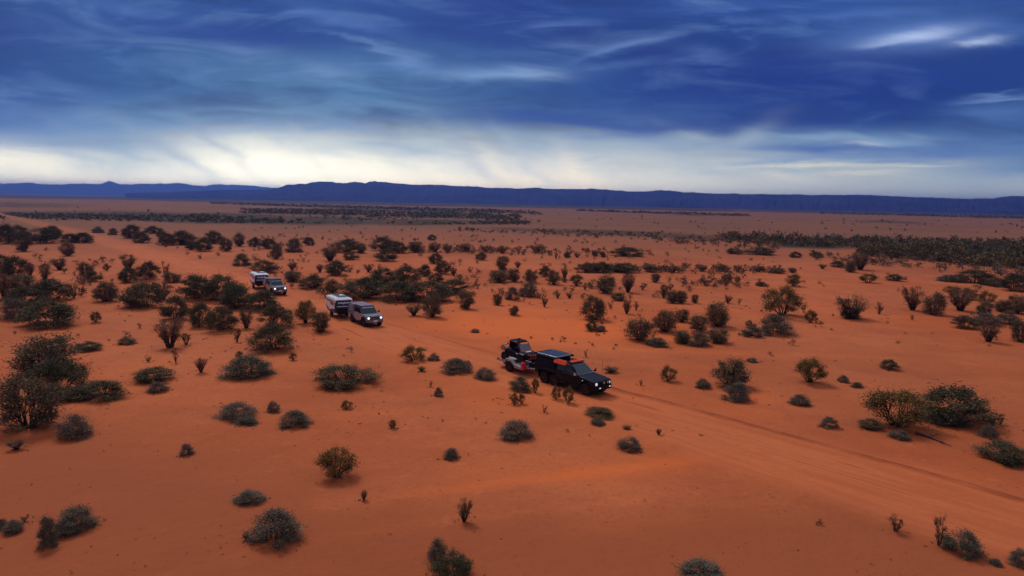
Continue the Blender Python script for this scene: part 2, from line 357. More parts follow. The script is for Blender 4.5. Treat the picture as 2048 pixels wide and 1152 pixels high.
# ------------------------------------------------------------------ dirt track
tp = [(-900, 385), (-160, 404), (0, 431), (100, 452), (200, 479), (300, 508), (400, 538), (500, 571), (590, 604), (700, 646), (800, 680), (900, 711), (1000, 742), (1180, 797), (1400, 862), (1600, 925), (1800, 985), (2048, 1058), (2320, 1136), (2700, 1240), (3200, 1370)]
tp = [ground_at(*p) for p in tp]
path = []
for i in range(1, len(tp) - 2):
    p0, p1, p2, p3 = tp[i - 1:i + 3]; L = (p2 - p1).length; k = max(2, int(L / .8))
    for j in range(k):
        t = j / k
        path.append(.5 * ((2 * p1) + (p2 - p0) * t + (2 * p0 - 5 * p1 + 4 * p2 - p3) * t * t + (3 * p1 - p0 - 3 * p2 + p3) * t ** 3))
V = []; AC = []; AL = []; TO = []; BE = []; L = 0.
NA = 27; HW = 5.2
for i, p in enumerate(path):
    d = path[min(i + 1, len(path) - 1)] - path[max(i - 1, 0)]; d.z = 0; d.normalize(); lft = Vector((-d.y, d.x, 0))
    if i: L += (p - path[i - 1]).length
    near = soft(-p.y, -75, -42)
    for j in range(NA):
        a = -1 + 2 * j / (NA - 1); q = p + lft * (a * HW)
        z = height(q.x, q.y) + (.035 if abs(a) < .9 else .035 - (abs(a) - .9) * .9) + .02 * math.cos(a * 22) * (abs(a) < .6)
        bw = .55 * (.8 + .6 * fbm(L, 0, 9, 2)); z += near * .16 * math.exp(-((a - .62) / .055) ** 2) * max(.2, bw * 1.6) + .05 * math.exp(-((a + .66) / .06) ** 2)
        V.append((q.x, q.y, z)); AC.append(a); AL.append(L); TO.append(tone_at(q.x, q.y)); BE.append(near * .8 + .15)
idx = np.arange(len(V)).reshape(len(path), NA)
F = np.stack([idx[:-1, :-1], idx[1:, :-1], idx[1:, 1:], idx[:-1, 1:]], -1).reshape(-1, 4)[:, ::-1]
tm = mesh_np('dirt_track', V, F, M_track, attrs=dict(across=AC, along=AL, tone=TO, berm=BE, plain=[soft(math.log(max(20., q_[1])), math.log(110), math.log(400)) * .75 for q_ in V]), smooth=True)
tag(link(bpy.data.objects.new('dirt_track', tm)), kind='structure')

# ------------------------------------------------------------------ mountain ranges
def range_mesh(name, sil, D, depth, mat, seed, foot=None, rough=1.):
    """sil: skyline points; the crest stands at distance D, spurs and gullies run down to the plain in front"""
    us = np.linspace(sil[0][0], sil[-1][0], max(60, int((sil[-1][0] - sil[0][0]) / 2.0)))
    NR = 34; V = []
    for x in us:
        y = lerp_pts(sil, x); d = ray(x, y); d /= math.hypot(d.x, d.y); crest = D * d.z + H
        az_ = math.atan2(d.x, d.y); ed = min(soft(x, sil[0][0], sil[0][0] + 60), 1 - soft(x, sil[-1][0] - 60, sil[-1][0]))
        crest *= 1 + rough * (.035 * fbm(x, 0, 9, 4, seed) + .022 * fbm(x, 0, 4, 2, seed + 5))
        for j in range(NR):
            t = j / (NR - 1)
            if t < .78:
                s = t / .78; r = D - depth * (1 - s)
                g = 1 - abs(fbm(x, s * 26, 22, 4, seed + 3)); g2 = 1 - abs(fbm(x, s * 60, 9, 3, seed + 9))
                prof = s ** 1.25; h = crest * (prof - (.20 * (1 - g) + .08 * (1 - g2)) * math.sin(math.pi * min(1, s)) ** .8 * 1.1)
                h = min(h, crest * (.12 + .88 * s))
            else:
                s = (t - .78) / .22; r = D + depth * .6 * s; h = crest * (1 - s)
            V.append((r * math.sin(az_), r * math.cos(az_), max(-20 if j in (0, NR - 1) else 0.5, h)))
    idx = np.arange(len(V)).reshape(len(us), NR)
    F = np.stack([idx[:-1, :-1], idx[1:, :-1], idx[1:, 1:], idx[:-1, 1:]], -1).reshape(-1, 4)
    return tag(link(bpy.data.objects.new(name, mesh_np(name, V, F, mat, smooth=False))), kind='structure')
M_hill, n, b = principled('hazed_range_rock')
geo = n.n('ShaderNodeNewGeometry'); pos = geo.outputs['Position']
c = n.mix(n.mr(n.noise(pos, .004, 5, .6), .35, .65), (.022, .026, .085), (.044, .046, .125))  # rock colour with blue haze painted in, on top of the haze volume
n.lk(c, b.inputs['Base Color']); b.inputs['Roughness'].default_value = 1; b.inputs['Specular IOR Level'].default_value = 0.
main = [(250,386),(330,384),(400,381),(450,379.5),(500,379),(540,378),(562,373),(575,367.5),(585,368.5),(600,366),(612,367),(625,363),(640,361.2),(665,362),(672,364.5),(690,365),(700,363.4),(715,362),(724,362.5),(730,365.5),(738,362),(748,361),(775,362.5),(795,365.5),(830,368.5),(870,368),(905,370),(955,371),(975,374.5),(1000,374.5),(1020,375),(1035,376),(1050,375),(1075,374),(1085,376),(1150,377),(1185,376),(1200,377),(1225,379),(1240,380),(1268,382),(1300,381.5),(1312,380),(1330,380),(1337,379),(1350,381),(1368,383.5),(1390,383),(1410,385.5),(1440,386),(1470,385.5),(1480,387),(1530,387),(1600,387.5),(1625,389),(1660,388.5),(1750,389),(1790,391.5),(1850,393.5),(1900,395.5),(1935,396.5),(1985,396),(2005,392.5),(2030,390.5),(2060,391),(2100,392),(2200,398),(2300,402),(2400,409)]
left_ = [(-260,375),(-100,369),(-40,368),(0,367),(15,365.5),(35,366),(50,364.5),(62,364),(75,366.5),(100,368),(130,368),(140,366.5),(165,366),(190,367.5),(203,366.5),(210,363.5),(216,361),(222,361),(230,364),(238,367),(262,368),(275,366.5),(285,366),(300,367),(320,366),(335,366.5),(355,364.2),(368,366),(385,369.5),(405,371),(440,372),(475,376),(520,379),(600,384),(680,388)]
far_ = [(330,382),(400,374),(425,368),(440,367),(455,369),(465,368),(485,369.5),(500,370),(515,371.5),(540,374),(580,378),(640,382)]
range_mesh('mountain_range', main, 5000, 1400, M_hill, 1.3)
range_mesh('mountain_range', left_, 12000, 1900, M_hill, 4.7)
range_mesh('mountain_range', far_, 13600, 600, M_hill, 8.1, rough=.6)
#HAZE
hz_v = [(-14900, -14900, -25), (14900, -14900, -25), (14900, 14900, -25), (-14900, 14900, -25)]
top = 230
V = hz_v + [(a, b_, top) for a, b_, _ in hz_v]
F = [(0, 3, 2, 1), (4, 5, 6, 7), (0, 1, 5, 4), (1, 2, 6, 5), (2, 3, 7, 6), (3, 0, 4, 7)]
M_haze = bpy.data.materials.new('haze_air'); M_haze.use_nodes = True; M_haze.node_tree.nodes.clear(); n = NT(M_haze.node_tree)
v = n.n('ShaderNodeVolumePrincipled'); o = n.n('ShaderNodeOutputMaterial'); n.lk(v.outputs[0], o.inputs['Volume'])
v.inputs['Color'].default_value = (.18, .33, 1.0, 1); v.inputs['Density'].default_value = 1.4e-4; v.inputs['Anisotropy'].default_value = .62
tag(link(bpy.data.objects.new('haze', mesh_np('haze', V, F, M_haze))), kind='stuff', label='thin blue air that veils the far ranges')
# ------------------------------------------------------------------ plants
def leaf_mat(name, dark, light, tip=None, back=.25):
    m, n, b = principled(name)
    sh = attr(n, 'shade'); oi = n.n('ShaderNodeObjectInfo'); t = n.n('ShaderNodeTexCoord')
    f = n.m('ADD', sh, n.m('MULTIPLY', n.m('SUBTRACT', n.noise(t.outputs['Object'], 5., 2), .5), .8), clamp=True)
    c = n.mix(f, dark, light)
    if tip: c = n.mix(attr(n, 'tip'), c, tip)
    r1 = oi.outputs['Random']; r2 = n.m('FRACT', n.m('MULTIPLY', r1, 7.31))
    c = n.mix(n.m('MULTIPLY', n.mr(r1, .55, 1.), .55), c, (light[0] * 1.15, light[1] * .85, light[2] * .85))
    c = n.mix(n.m('MULTIPLY', n.mr(r2, .6, 1.), .5 if tip[0] < .39 else .1), c, (dark[0] * .95, dark[1] * 1.25, dark[2] * 1.1))
    n.lk(c, b.inputs['Base Color']); b.inputs['Roughness'].default_value = .85; b.inputs['Specular IOR Level'].default_value = .15
    return m
LM = dict(M=leaf_mat('mulga_leaf', (.070, .062, .034), (.140, .118, .062), (.17, .125, .062)),
          D=leaf_mat('saltbush_leaf', (.105, .088, .064), (.210, .175, .130), (.21, .150, .110)),
          A=leaf_mat('dry_twig_leaf', (.150, .088, .055), (.290, .170, .100), (.26, .135, .07)),
          G=leaf_mat('olive_leaf', (.112, .080, .032), (.215, .145, .052), (.40, .22, .062)),
          V=leaf_mat('fan_leaf', (.105, .080, .048), (.200, .150, .086), (.25, .155, .080)),
          T=leaf_mat('thin_leaf', (.110, .064, .040), (.200, .115, .065), (.24, .130, .06)))
M_bark = paint('bark', (.060, .034, .024), .9, var=.3)
M_wood = paint('dead_wood', (.12, .065, .045), .9, var=.3)
rng = np.random.default_rng(11)
def tube_np(P, r0, r1, V, F, k=3):
    base = len(V); n_ = len(P)
    for i, p in enumerate(P):
        r = r0 + (r1 - r0) * i / (n_ - 1); a0 = i * .4
        d = np.array(P[min(i + 1, n_ - 1)]) - np.array(P[max(0, i - 1)]); d = d / (np.linalg.norm(d) + 1e-9)
        s1 = np.cross(d, [0, 1, .3]); s1 /= np.linalg.norm(s1) + 1e-9; s2 = np.cross(d, s1)
        for j in range(k):
            a = a0 + 2 * math.pi * j / k; V.append(tuple(np.array(p) + r * (math.cos(a) * s1 + math.sin(a) * s2)))
    for i in range(n_ - 1):
        for j in range(k):
            a, b_ = base + i * k + j, base + i * k + (j + 1) % k; F.append((a, b_, b_ + k, a + k))
def leaves(C, S, out, shade, tip, size, width=.42, flat=0.):
    """triangular leaf tufts round the centres C, pointing outward"""
    n_ = len(C); d = out + rng.normal(0, .75, (n_, 3)); d[:, 2] += .35; d /= np.linalg.norm(d, axis=1)[:, None] + 1e-9
    sd_ = np.cross(d, rng.normal(0, 1, (n_, 3))); sd_ /= np.linalg.norm(sd_, axis=1)[:, None] + 1e-9
    s = (size * S)[:, None]
    V = np.stack([C - d * s * .5 + sd_ * s * width, C - d * s * .5 - sd_ * s * width, C + d * s * .8], 1).reshape(-1, 3)
    F = np.arange(n_ * 3).reshape(-1, 3)
    return V, F, np.repeat(shade, 3), np.repeat(tip, 3)
KP = {  # stems, clumps, leaves, leaf size, clump radius, bottom height, fan radius at base, tip colour
 'M': dict(st=16, cl=48, lf=10500, ls=.026, cr=.135, z0=.10, tipk=.15, foot=.10, sh=.95),
 'D': dict(st=14, cl=46, lf=10500, ls=.025, cr=.150, z0=.02, tipk=.20, foot=.16, sh=1.),
 'A': dict(st=48, cl=36, lf=4200, ls=.022, cr=.105, z0=.28, tipk=.35, foot=.06, sh=.7),
 'G': dict(st=22, cl=34, lf=7500, ls=.026, cr=.135, z0=.22, tipk=.85, foot=.06, sh=.8),
 'V': dict(st=34, cl=46, lf=7500, ls=.026, cr=.135, z0=.10, tipk=.45, foot=.06, sh=.75),
 'T': dict(st=20, cl=13, lf=800, ls=.034, cr=.095, z0=.25, tipk=.30, foot=.04, sh=.6)}
def make_plant(K, seed):
    global rng
    rng = np.random.default_rng(seed); p = KP[K]; V = []; F = []
    cl = []
    lob = rng.uniform(.75, 1.15, 5); la = rng.uniform(0, 6.28)
    for i in range(p['cl']):
        for _ in range(30):
            a = rng.uniform(0, 6.283); t = rng.uniform(0, 1) ** .8; rad = .40 * (lob[int((a + la) / 6.2832 * 5) % 5])
            zc = p['z0'] + (.90 - p['z0']) * rng.uniform(0, 1)
            e = (zc - p['z0']) / (.90 - p['z0'])
            if K == 'D': lim = math.sqrt(max(0, 1 - e * e)) * 1.05
            elif K == 'V': lim = (.62 + .48 * e) * math.sqrt(max(0., 1.06 - e ** 3))
            elif K in 'AT': lim = (.35 + .75 * e) * math.sqrt(max(0., 1.06 - e ** 4))
            else: lim = (.62 + .5 * math.sin(math.pi * min(1, e * .9 + .08))) * math.sqrt(max(0., 1.05 - e ** 3))
            rr = rad * lim * (1 - .55 * (1 - t) ** 1.6)
            c_ = np.array([math.cos(a) * rr, math.sin(a) * rr, zc * rng.uniform(.93, 1.08)])
            if all(np.linalg.norm(c_ - q) > p['cr'] * .62 for q in cl): break
        cl.append(c_)
    cl = np.array(cl); csh = rng.uniform(0, 1, len(cl)); crr = p['cr'] * rng.uniform(.7, 1.35, len(cl))
    k = rng.integers(0, len(cl), p['lf']); d = rng.normal(0, 1, (p['lf'], 3)); d /= np.linalg.norm(d, axis=1)[:, None]
    C = cl[k] + d * (crr[k] * rng.uniform(.15, 1.15, p['lf']) ** .7)[:, None] * np.array([1, 1, .85])
    # loose sprays that break the outline
    m = int(p['lf'] * .16); spr = rng.integers(0, p['lf'], m); C[spr] += (C[spr] - [0, 0, .3]) * rng.uniform(.05, .28, m)[:, None]
    C[:, 2] = np.abs(C[:, 2] - .01) + .01
    out = C - np.array([0, 0, .25]); shade = np.clip(csh[k] * .8 + rng.uniform(-.25, .35, p['lf']), 0, 1)
    tip = np.clip((C[:, 2] - .55) * 2.2, 0, 1) * p['tipk'] * rng.uniform(.4, 1, p['lf'])
    LV, LF, sh, tp_ = leaves(C, rng.uniform(.6, 1.3, p['lf']), out, shade, tip, p['ls'])
    for i in range(p['st']):
        e = cl[i % len(cl)] * rng.uniform(.85, 1.12); a = math.atan2(e[1], e[0]); f = p['foot'] * rng.uniform(.1, 1)
        b0 = np.array([math.cos(a) * f, math.sin(a) * f, -.05]); mid = b0 * .5 + e * .5 + np.array([0, 0, .02]) + rng.normal(0, .025, 3)
        q1 = b0 * .78 + e * .22 + rng.normal(0, .012, 3)
        tube_np([b0, q1, mid, e], rng.uniform(.010, .019), .004, V, F)
        for _ in range(2 if K in 'ATV' else 1):
            e2 = mid + (e - b0) * .45 + rng.normal(0, .10, 3); e2[2] = max(e2[2], .05); tube_np([mid, (mid + e2) / 2 + rng.normal(0, .012, 3), e2], .007, .003, V, F)
    fm = mesh_np('foliage', LV, LF, LM[K], attrs=dict(shade=sh, tip=tp_)); sm = mesh_np('stems', V, F, M_bark)
    return fm, sm
PROTO = {K: [make_plant(K, 100 + 7 * i + ord(K)) for i in range(6)] for K in 'MDAGVT'}

SH = """13 488 32 32 M;36 478 32 22 M;48 503 32 34 V;85 487 42 28 M;106 478 30 22 M;140 486 30 16 M;167 486 34 18 M;136 512 26 24 V;196 466 20 10 D;227 470 16 11 D
264 477 32 24 M;284 486 28 20 M;305 468 24 14 M;322 474 18 14 D;335 491 28 22 M;362 490 48 26 M;383 500 20 18 M;405 503 28 24 M;427 488 34 24 M;452 503 26 26 V
479 493 22 26 V;510 494 22 18 M;536 498 32 20 M;553 518 26 28 V;588 505 34 26 D;617 491 22 16 M;660 522 48 28 A;485 532 32 22 D;401 518 12 9 T;528 546 44 24 M
586 564 42 22 V;584 540 24 16 A;626 578 48 26 M;664 586 34 26 V;675 552 42 30 M;8 548 30 32 M;32 552 36 32 M;61 552 20 22 A;90 562 24 30 A;120 540 34 20 A
172 556 28 28 V;186 564 24 20 M;214 542 12 12 G;257 540 34 28 A;257 566 32 28 M;297 560 36 32 M;330 553 18 28 T;344 566 36 20 V;213 604 46 36 V;290 616 72 46 M
325 600 48 34 A;350 640 46 46 M;392 600 62 46 M;442 604 70 50 M;470 618 70 44 M;528 622 64 38 M;400 655 44 46 M;442 663 54 46 M;493 657 34 38 A;552 657 58 46 M
546 703 80 50 M;474 685 24 30 T;612 648 42 44 G;640 666 42 42 V;46 590 50 34 V;50 614 56 34 M;100 603 60 38 M;8 597 28 40 A;32 641 48 36 D;100 655 88 46 M
148 597 18 24 T;192 645 18 18 G;340 697 60 58 A;372 690 30 26 T;254 690 28 14 D;280 657 10 10 T;172 703 44 17 M;352 726 18 26 T;296 724 14 12 T;402 745 26 28 A
310 763 62 26 M;317 786 34 18 D;498 759 92 42 D;479 718 14 14 G;586 721 15 14 G;688 778 108 46 M;85 756 120 70 V;118 787 78 60 M;58 862 106 94 V;206 800 72 34 M
142 802 58 22 M;474 842 68 32 D;546 826 24 20 D;588 857 56 31 D;495 852 38 16 D;149 878 60 38 D;34 900 34 16 A;374 912 25 20 D;673 958 70 54 G;500 1011 52 24 D
549 1091 86 58 D;492 1080 14 14 A;154 1065 62 40 D;97 1095 34 46 D;125 1072 30 22 A;26 1068 32 20 D;3 1060 20 16 D;50 1044 18 12 T;693 818 20 15 G;784 857 16 16 G
861 774 11 13 T;877 794 18 17 D;1034 881 68 36 D;902 921 32 22 D;1201 838 56 20 M;1196 853 30 16 D;1254 861 24 10 A;1317 871 14 14 A;1260 905 46 28 D;728 1001 18 18 A
928 1045 34 42 A;875 1128 38 40 D;908 1162 66 52 M;1040 786 46 30 D;1070 787 16 28 G;1028 810 16 22 G;1043 809 15 20 G;1112 800 18 26 G;1136 808 24 32 G;1088 826 14 16 T
1793 857 108 64 G;1910 848 112 62 M;1740 858 38 18 M;1890 852 70 16 D;1800 880 34 16 D;1978 877 28 20 D;2003 926 74 34 M;1984 853 22 26 T;2000 850 18 22 T;1658 857 28 20 D
1600 813 38 20 D;1810 800 28 14 D;1460 776 76 54 V;1474 804 54 34 D;1405 778 30 18 D;1619 767 54 44 G;1779 739 30 17 M;1686 765 20 12 D;1713 776 22 10 D;1504 725 22 8 D
1790 1065 36 30 T;1878 1095 30 50 T;1925 1113 58 40 D;2040 1137 34 28 D;1992 1134 18 12 D;1400 1168 78 38 D;1641 1050 12 10 T;1336 763 28 28 G;1172 715 10 16 T;1282 771 12 12 T
1222 746 40 10 A;826 724 46 30 G;867 723 24 15 D;910 750 62 30 D;935 737 16 14 G;969 762 44 24 D;950 666 18 8 D;843 743 24 10 A;765 572 56 36 M;812 568 50 36 M
730 600 86 44 M;800 605 84 42 M;856 606 86 44 M;908 588 62 30 M;864 636 46 46 V;828 632 38 26 A;933 619 40 34 V;995 611 24 24 V;1024 601 28 26 D;1058 595 38 28 D
1000 566 48 26 V;1004 542 32 30 V;1028 564 28 28 V;1062 567 30 28 V;1036 536 18 14 A;1090 554 22 22 M;1108 570 30 30 V;1129 560 18 28 A;1153 572 28 22 G;1210 587 44 36 V
1256 585 36 40 A;1238 602 28 16 M;1253 628 24 28 A;1272 621 16 20 T;1188 642 52 50 M;1183 663 22 22 M;1201 664 26 12 D;1115 597 14 12 A;1139 597 16 12 A;1089 614 16 20 A
1028 631 24 20 V;955 578 14 18 T;872 528 28 22 M;850 553 26 24 M;884 549 32 28 M;872 565 28 18 M;907 552 18 18 A;963 521 22 16 M;864 481 16 12 M;765 502 50 28 M
795 507 36 24 M;773 523 40 26 M;695 505 54 26 M;723 507 26 20 V;701 520 28 16 M;830 505 40 22 V;870 504 36 20 A;895 505 30 18 A;932 503 40 16 A;972 504 34 14 A
1004 507 30 16 A;1037 509 18 18 T;1075 504 50 10 A;1112 518 14 22 T;1134 516 14 12 M;1154 515 24 13 T;1190 513 14 12 V;1206 515 13 12 V;1253 513 58 11 M;1176 546 46 20 M
1207 546 36 22 M;1248 546 54 20 M;1300 544 50 14 A;1345 545 36 14 A;1405 543 28 13 A;1446 543 30 13 V;1475 543 20 12 A;1516 544 34 12 A;1556 547 34 10 V;1585 546 18 10 V
1413 572 46 20 T;1454 566 24 18 V;1474 566 20 12 T;1524 573 22 9 M;1588 573 28 22 G;1736 566 32 16 G;1790 562 28 12 M;1565 633 68 52 G;1550 672 62 38 D;1504 675 36 24 D
1498 656 12 14 G;1621 646 23 23 G;1607 626 14 18 T;1702 638 72 42 A;1700 638 34 20 M;1758 629 20 24 T;1825 621 42 42 A;1868 631 44 40 V;1904 594 28 18 G;1938 600 30 20 V
1972 608 24 20 G;1920 622 50 36 A;1928 657 38 22 M;1968 632 30 24 V;1970 652 48 20 D;1976 684 38 34 A;2016 650 32 22 D;2032 628 36 32 V;2040 685 34 38 V;2003 624 32 20 V
1952 568 56 24 M;1993 574 28 16 M;2026 583 46 30 M;1898 564 36 12 D;1824 640 10 10 T;1278 683 66 46 V;1330 665 56 44 V;1436 655 56 48 V;1398 665 40 34 V;1363 645 34 26 V
1437 688 48 30 V;1366 688 44 26 V;1400 694 40 26 D;1315 695 44 18 D;1327 597 22 28 A;1345 607 34 26 V;1362 607 26 26 V;1390 607 15 18 V;1456 607 19 17 A;1478 610 10 13 T
1720 540 44 30 A;1676 535 26 12 M;1591 516 20 12 M;1634 515 22 10 M;1468 508 34 11 M;1522 510 50 15 M;1700 545 26 22 V;1645 538 18 10 A;700 545 18 16 T;737 545 20 16 A
920 560 20 14 T;940 545 16 12 T;1170 580 18 16 T;1285 580 20 18 T;1310 565 22 18 V;1340 580 20 16 T;640 545 20 16 A;1005 590 16 14 T;760 545 16 14 T;1222 618 16 16 T"""
SH = [[(int(v) if v.isdigit() else v) for v in e.split()] for l in SH.split('\n') for e in l.split(';')]
look = dict(M='dark green bushy', D='grey-green low', A='brown twiggy', G='olive gold-topped', V='olive fan-shaped', T='thin sparse')
noun = dict(M='shrub', D='saltbush mound', A='bush', G='bush', V='shrub', T='sapling')
oname = dict(M='mulga_shrub', D='saltbush', A='twiggy_bush', G='olive_bush', V='fan_shrub', T='sapling')
grp = dict(M='dark green shrubs on the plain', D='low saltbush mounds on the plain', A='dry twiggy bushes on the plain', G='gold-topped olive bushes on the plain', V='fan-shaped olive shrubs on the plain', T='thin saplings on the plain')
named = {(85, 756): 'tall spreading olive shrub at the left edge above the dark thicket', (58, 862): 'biggest olive shrub, nearest one of the left edge clump',
 (688, 778): 'wide dark green mound shrub alone between the left clump and the trailer', (340, 697): 'large brown V-shaped bush standing alone in the open left middle',
 (498, 759): 'wide grey-green saltbush mound with a small gold bush behind it', (673, 958): 'round olive bush standing alone in the lower left centre',
 (549, 1091): 'large spiky grey-green saltbush mound near the bottom, left of centre', (1034, 881): 'broad grey saltbush mound in open sand below the trailer',
 (1793, 857): 'large olive fan of a bush, left of the pair at the right edge', (1910, 848): 'large dark spreading shrub, right of the pair at the right edge',
 (1565, 633): 'tall green gold-topped bush standing over a grey mound right of centre', (1702, 638): 'wide brown V-shaped bush alone in the open ground on the right',
 (1619, 767): 'round olive bush alone right of the track and the black utility truck', (1460, 776): 'spiky olive shrub rising behind a round grey mound right of the black truck',
 (1188, 642): 'tall dark shrub alone above the black truck', (1588, 573): 'small round olive bush alone in the open upper right ground',
 (1336, 763): 'small gold-olive bush alone just right of the black truck', (928, 1045): 'upright brown twiggy bush alone at the bottom centre',
 (875, 1128): 'grey-green bush, left of the touching pair at the bottom edge', (908, 1162): 'dark shrub cut by the bottom edge near the centre',
 (1925, 1113): 'round grey mound in the bottom right corner beside a thin sapling', (2003, 926): 'broad dark mound shrub by itself at the right edge',
 (546, 703): 'broad dark green shrub, nearest of the thicket beside the far trucks', (100, 655): 'broad dark green shrub below the left edge thicket',
 (826, 724): 'gold-topped olive bush alone left of the trailer', (612, 648): 'round olive bush, left of the pair in front of the nearer caravan',
 (640, 666): 'brown fan-shaped shrub, right of the pair in front of the nearer caravan', (800, 605): 'dark green shrub in the middle of the thicket behind the nearer truck',
 (154, 1065): 'grey-green mound, larger of the pair in the bottom left corner', (97, 1095): 'narrow grey-green mound, smaller of the pair in the bottom left corner',
 (1400, 1168): 'grey-green mound cut off by the bottom edge, right of centre', (1260, 905): 'grey-green saltbush mound in open sand below the black truck'}
LMK = [(1145, 750, 'the black truck'), (1035, 715, 'the silver trailer'), (728, 630, 'the nearer grey truck'), (676, 608, 'the nearer caravan'), (548, 575, 'the farther grey truck'), (519, 558, 'the farther caravan'),
 (85, 730, 'the tall left edge shrub'), (688, 755, 'the wide dark lone mound'), (340, 670, 'the brown V-shaped bush'), (498, 740, 'the wide grey mound'), (673, 930, 'the round lone olive bush'), (549, 1062, 'the spiky bottom mound'),
 (1034, 863, 'the broad grey mound'), (1850, 830, 'the big right edge pair'), (1565, 610, 'the tall green bush'), (1702, 618, 'the wide V-shaped bush'), (1619, 745, 'the round trackside bush'), (1460, 750, 'the spiky olive shrub'),
 (1188, 615, 'the tall lone dark shrub'), (1588, 562, 'the round upper right bush'), (928, 1025, 'the upright bottom bush'), (1925, 1095, 'the bottom right mound'), (546, 680, 'the roadside thicket'), (100, 630, 'the left edge thicket'), (810, 590, 'the middle thicket'), (130, 1065, 'the bottom left pair')]
def where(x, y):
    best = min(LMK, key=lambda l: math.hypot(x - l[0], (y - l[1]) * 1.6)); dx, dy = x - best[0], y - best[1]; d = math.hypot(dx, dy * 1.6)
    q = 'just ' if d < 65 else ('' if d < 150 else 'well ')
    if abs(dx) > 2.2 * abs(dy) * 1.3: s = 'left of' if dx < 0 else 'right of'
    elif abs(dy) * 1.3 > 1.6 * abs(dx): s = 'behind' if dy < 0 else 'in front of'
    else: s = ('behind and ' if dy < 0 else 'in front and ') + ('left of' if dx < 0 else 'right of')
    return q + s + ' ' + best[2]
recs = []
for x, y, w_, h_, K in SH:
    wd = 'large' if w_ > 70 else ('medium' if w_ > 38 else ('small' if w_ > 19 else 'tiny'))
    recs.append([x, y, w_, h_, K, named.get((x, y)) or f'{wd} {look[K]} {noun[K]} {where(x, y)}'])
byl = {}
for r in recs: byl.setdefault(r[5], []).append(r)
ords = {2: ['left one', 'right one'], 3: ['leftmost', 'middle one', 'rightmost']}
nth = ['leftmost', 'second', 'third', 'fourth', 'fifth', 'sixth', 'seventh', 'eighth', 'ninth', 'tenth']
for l, rs_ in byl.items():
    if len(rs_) > 1:
        rs_.sort(key=lambda r: r[0]); k = len(rs_)
        for i, r in enumerate(rs_): r[5] = l + ', ' + (ords[k][i] if k in ords else nth[min(i, 9)])
def plant_size(x, y, w_, h_, K):
    """photo footprint to metres: width, height and the place where the stems meet the soil"""
    p = gpoint(x, y); D = (p - Vector((0, 0, H))).length; th = math.asin(H / D); W = w_ / FP * D
    k = dict(D=.80, M=.60, V=.50, G=.40).get(K, .25)
    hh = (h_ / FP * D - k * .5 * W * math.sin(th)) / math.cos(th); hh = max(hh, W * .30)
    p = gpoint(x, y - k * .5 * W * math.sin(th) * FP / D)
    return p, W * 1.03, hh * (1.03 if K in 'DG' else .96)
occ = []
for i, (x, y, w_, h_, K, lab) in enumerate(recs):
    p, W, Hh = plant_size(x, y, w_, h_, K); rnd = random.Random(x * 7919 + y)
    e = link(bpy.data.objects.new(oname[K], None)); e.empty_display_size = .3; e.location = p
    e.rotation_euler = (0, 0, rnd.uniform(0, 6.28)); s = W / .90; e.scale = (s, s, Hh / .96)
    tag(e, lab, 'shrub' if K in 'MV' else ('saltbush' if K == 'D' else ('sapling' if K == 'T' else 'bush')), grp[K])
    fm, sm = PROTO[K][rnd.randrange(6)]
    for nm, me in (('foliage', fm), ('stems', sm)):
        o_ = link(bpy.data.objects.new(nm, me)); o_.parent = e
    occ.append((p.x, p.y, W / 2))
# fallen dead branch
P = [gpoint(1832, 868), gpoint(1858, 876), gpoint(1880, 884), gpoint(1903, 893)]; V = []; F = []
P = [(q.x, q.y, q.z + .10 - .03 * i) for i, q in enumerate(P)]; tube_np(P, .11, .03, V, F, 6)
for i, (dx, dy, dz) in enumerate([(.5, .5, .35), (-.2, -.6, .2), (.7, -.1, .3)]):
    a = np.array(P[1 + i % 2]); tube_np([a, a + np.array([dx, dy, dz]) * .6, a + np.array([dx, dy, dz])], .04, .012, V, F, 5)
lo = Vector(P[0]); me = mesh_np('fallen_branch', np.array(V) - np.array(P[0]), F, M_wood)
o_ = link(bpy.data.objects.new('fallen_branch', me)); o_.location = lo; tag(o_, 'dead fallen branch lying on the sand below the big right edge pair', 'branch')

# scrub too dense or too small to count
pth = np.array([(p.x, p.y) for p in path])
def off_track(x, y, m=4.0): return np.min((pth[:, 0] - x) ** 2 + (pth[:, 1] - y) ** 2) > m * m
def scrub(name, spots, label, mats):
    global rng
    rng = np.random.default_rng(5); VV = []; FF = []; SS = []; TT = []; MI = []; off = 0
    for x, y, W, Hh, n_, mi in spots:
        k = max(1, n_ // 7); ca = rng.uniform(0, 6.28, k); cr_ = rng.uniform(0, .36, k) * W; cz = rng.uniform(.18, .82, k) * Hh
        cc = np.stack([np.cos(ca) * cr_, np.sin(ca) * cr_, cz], 1); csh = rng.uniform(0, 1, k)
        j = rng.integers(0, k, n_); C = cc[j] + rng.normal(0, .15, (n_, 3)) * np.array([W, W, Hh]); C[:, 2] = np.abs(C[:, 2])
        ls = math.sqrt(W * Hh / n_) * 1.25
        LV, LF, sh, tp_ = leaves(C, rng.uniform(.6, 1.3, n_), C - np.array([0, 0, Hh * .3]), np.clip(csh[j] * .8 + rng.uniform(-.1, .3, n_), 0, 1), np.clip(C[:, 2] / Hh - .6, 0, 1), ls)
        VV.append(LV + np.array([x, y, height(x, y)])); FF.append(LF + off); off += len(LV); SS.append(sh); TT.append(tp_); MI.append(np.full(n_, mi, dtype=np.int32))
    me = mesh_np(name, np.concatenate(VV), np.concatenate(FF), attrs=dict(shade=np.concatenate(SS), tip=np.concatenate(TT)))
    for m in mats: me.materials.append(m)
    me.polygons.foreach_set('material_index', np.concatenate(MI))
    return tag(link(bpy.data.objects.new(name, me)), label, kind='stuff')
rnd = random.Random(3); spots = []
